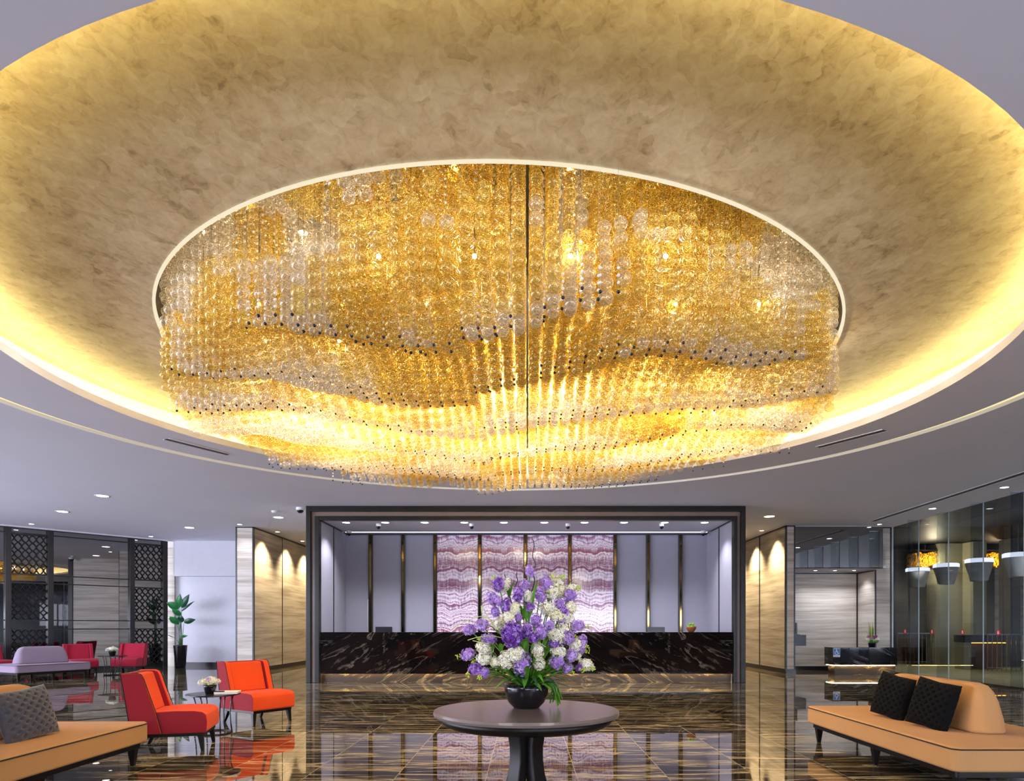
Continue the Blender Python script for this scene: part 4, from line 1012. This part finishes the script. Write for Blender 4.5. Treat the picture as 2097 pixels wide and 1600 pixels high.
# cameras and detectors
def dome(label, loc, r=.06, dark=True):
    d = thing('dome_camera', label, 'camera', loc)
    MB().lathe([(r*1.05, 0), (r*1.05, -.05), (r, -.06), (0, -.06)], 24).build('housing', M['white_plastic'], d, smooth=True)
    MB().lathe([(r*.82, -.06), (r*.76, -.09), (r*.5, -.115), (0, -.125)], 24).build('lens_dome', M['dark_plastic'], d, smooth=True); return d
p = ONCEIL(615, 1040); dome('white dome camera on the ceiling left of the reception frame', (p.x, p.y, ZC), .09)
p = ONCEIL(562, 1046.5)
sd = thing('smoke_detector', 'small white smoke detector on the ceiling left of the dome camera', 'detector', p)
MB().lathe([(0,-.05),(.05,-.05),(.065,-.03),(.07,0),(0,0)], 24).build('body', M['white_plastic'], sd, smooth=True)
for px, w in zip((775, 966, 1163, 1355), ('first', 'second', 'third', 'fourth')):
    p = ONCEIL(px, 1073, ZR); dome('%s dome camera from the left on the reception ceiling' % w, (p.x, p.y, ZR), .055)
for px, w in ((713, 'left'), (1442, 'right')):
    dome('white camera in the %s back corner of the reception recess' % w, (PX(px, 16.2)+(.02 if w == 'left' else -.02), 16.2, ZR), .06)
# slot diffusers
def slot(a, b, label, w=.12):
    a, b = ONCEIL(*a), ONCEIL(*b); d = b-a; L = d.length
    r = thing('slot_diffuser', label, 'vent', (a.x, a.y, ZC), math.atan2(d.y, d.x))
    MB().box(0, L, -w/2, w/2, -.004, -.0005).build('slot', plain('slot_dark', '#55535c', .7, .05), r)
    for y in (-w/2, w/2): MB().box(0, L, y-.012, y+.012, -.008, -.0005).build('flange', M['ceiling'], r)
slot((340, 899), (468, 931), 'long slot vent in the ceiling left of the chandelier')
slot((1676, 916), (1812, 881), 'long slot vent in the ceiling right of the chandelier')
slot((1788, 1067.5), (2200, 936), 'very long dark slot vent in the ceiling along the glass wall', .16)

# ------------------------------------------------------------------ chandelier lamps
for i, (x, y) in enumerate(SPOTS): spot((OC[0]+x, OC[1]+y, ZIN+.96), 15, (1, .90, .74), 150, .5, .03)
for x, y in FILL_BULBS:  # added fill lights, energy varied by area of the chandelier
    l = bpy.data.lights.new('fill_light', 'POINT'); l.energy = 7 if y < -1.6 else 14 if y < -.9 else (34 if y > .9 else 115 if x > 1.3 else 100 if x < -1.3 else 56); l.color = (1, .92, .78); l.shadow_soft_size = .05
    o = bpy.data.objects.new('fill_light', l); COL.objects.link(o); o.location = (OC[0]+x, OC[1]+y, ZIN-.22)
# lamps added outside, without fixtures, to brighten the view through the glass
for i, (x, y) in enumerate([(12.2, 20.2), (15.6, 19.5), (12.4, 15.0), (12.4, 9.0)]): spot((x, y, ZC), 400, (1, .92, .78), 130, .6, .08)
for x in (12.9, 14.0, 15.1):  # point lights added to brighten the amber cluster
    l = bpy.data.lights.new('fill_light', 'POINT'); l.energy = 60; l.color = (1, .85, .55); l.shadow_soft_size = .05
    o = bpy.data.objects.new('fill_light', l); COL.objects.link(o); o.location = (x, 20.7, 3.3)
# ------------------------------------------------------------------ fill daylight through unseen openings, shaped for the light, behind and left of camera
sbox('wall_rear_header', M['white_paint'], -18, XG, -5.15, -5, 3.3, ZC)
sbox('wall_rear_sill', M['ext_dark'], -18, XG, -5.15, -5, 0, 1.3)  # unseen sill, height and dark tone set to keep counter reflections dark
sbox('wall_rear', M['ext_grey'], -11, XG, -5.15, -5, 2.15, 3.3)
sbox('wall_rear_left', M['ext_grey'], -11, -1, -5.15, -5, 1.3, 2.15)  # unseen wall closing this side to shift the daylight rightwards
sbox('wall_outside_head', M['ext_dark'], 13, 22, -6.1, -6, 2.1, ZC+.2)  # unseen header added to keep the opening out of the desk's reflection
sbox('wall_left_sill', M['ext_dark'], -18.15, -18, -5, 13.0, 0, .6)
sbox('wall_left_header', M['white_paint'], -18.15, -18, -5, 13.0, 3.3, ZC)
for i in range(8): sbox('trim_rear_mullion_%d' % (i+1), M['bronze'], -18+i*3.95, -17.9+i*3.95, -5.1, -5, 1.05, 2.2 if i > 1 else 3.3)
def portal(loc, rot, w, h):
    l = bpy.data.lights.new('window_portal', 'AREA'); l.shape = 'RECTANGLE'; l.size = w; l.size_y = h; l.cycles.is_portal = True
    o = bpy.data.objects.new('window_portal', l); COL.objects.link(o); o.location = loc; o.rotation_euler = rot
portal((-14.5, -5.05, 2.2), (math.radians(90), 0, 0), 7, 2.2)
portal((4.4, -5.05, 1.72), (math.radians(90), 0, 0), 10.8, .85)
portal((17.5, -6.05, 1.05), (math.radians(90), 0, 0), 9, 2.1)
portal((-18.05, 4, 1.95), (math.radians(90), 0, math.radians(-90)), 18, 2.7)
wd = bpy.data.worlds.new('dusk'); SC.world = wd; wd.use_nodes = True
bg = wd.node_tree.nodes['Background']; bg.inputs[0].default_value = (.78, .82, 1.0, 1); bg.inputs[1].default_value = 17.5

# ------------------------------------------------------------------ camera
cam_d = bpy.data.cameras.new('camera'); cam_o = bpy.data.objects.new('camera', cam_d); COL.objects.link(cam_o); SC.camera = cam_o
cam_o.location = (0, 0, EYE); cam_o.rotation_euler = (math.radians(90), 0, 0)
cam_d.sensor_fit = 'HORIZONTAL'; cam_d.sensor_width = 36; cam_d.lens = F/2097*36
cam_d.shift_x = (2097/2 - CX)/2097; cam_d.shift_y = (CY - 800)/2097; cam_d.clip_start = .05; cam_d.clip_end = 200
vs = SC.view_settings; vs.view_transform = 'Standard'; vs.look = 'None'; vs.gamma = 1; vs.use_curve_mapping = False; vs.exposure = .3
cy = SC.cycles; cy.max_bounces = 7; cy.diffuse_bounces = 3; cy.glossy_bounces = 3; cy.transmission_bounces = 4; cy.transparent_max_bounces = 9
cy.use_denoising = True; cy.denoiser = 'OPENIMAGEDENOISE'; cy.sample_clamp_indirect = 6; cy.sample_clamp_direct = 0; cy.use_adaptive_sampling = True; cy.adaptive_threshold = .05
cy.caustics_reflective = True; cy.caustics_refractive = False
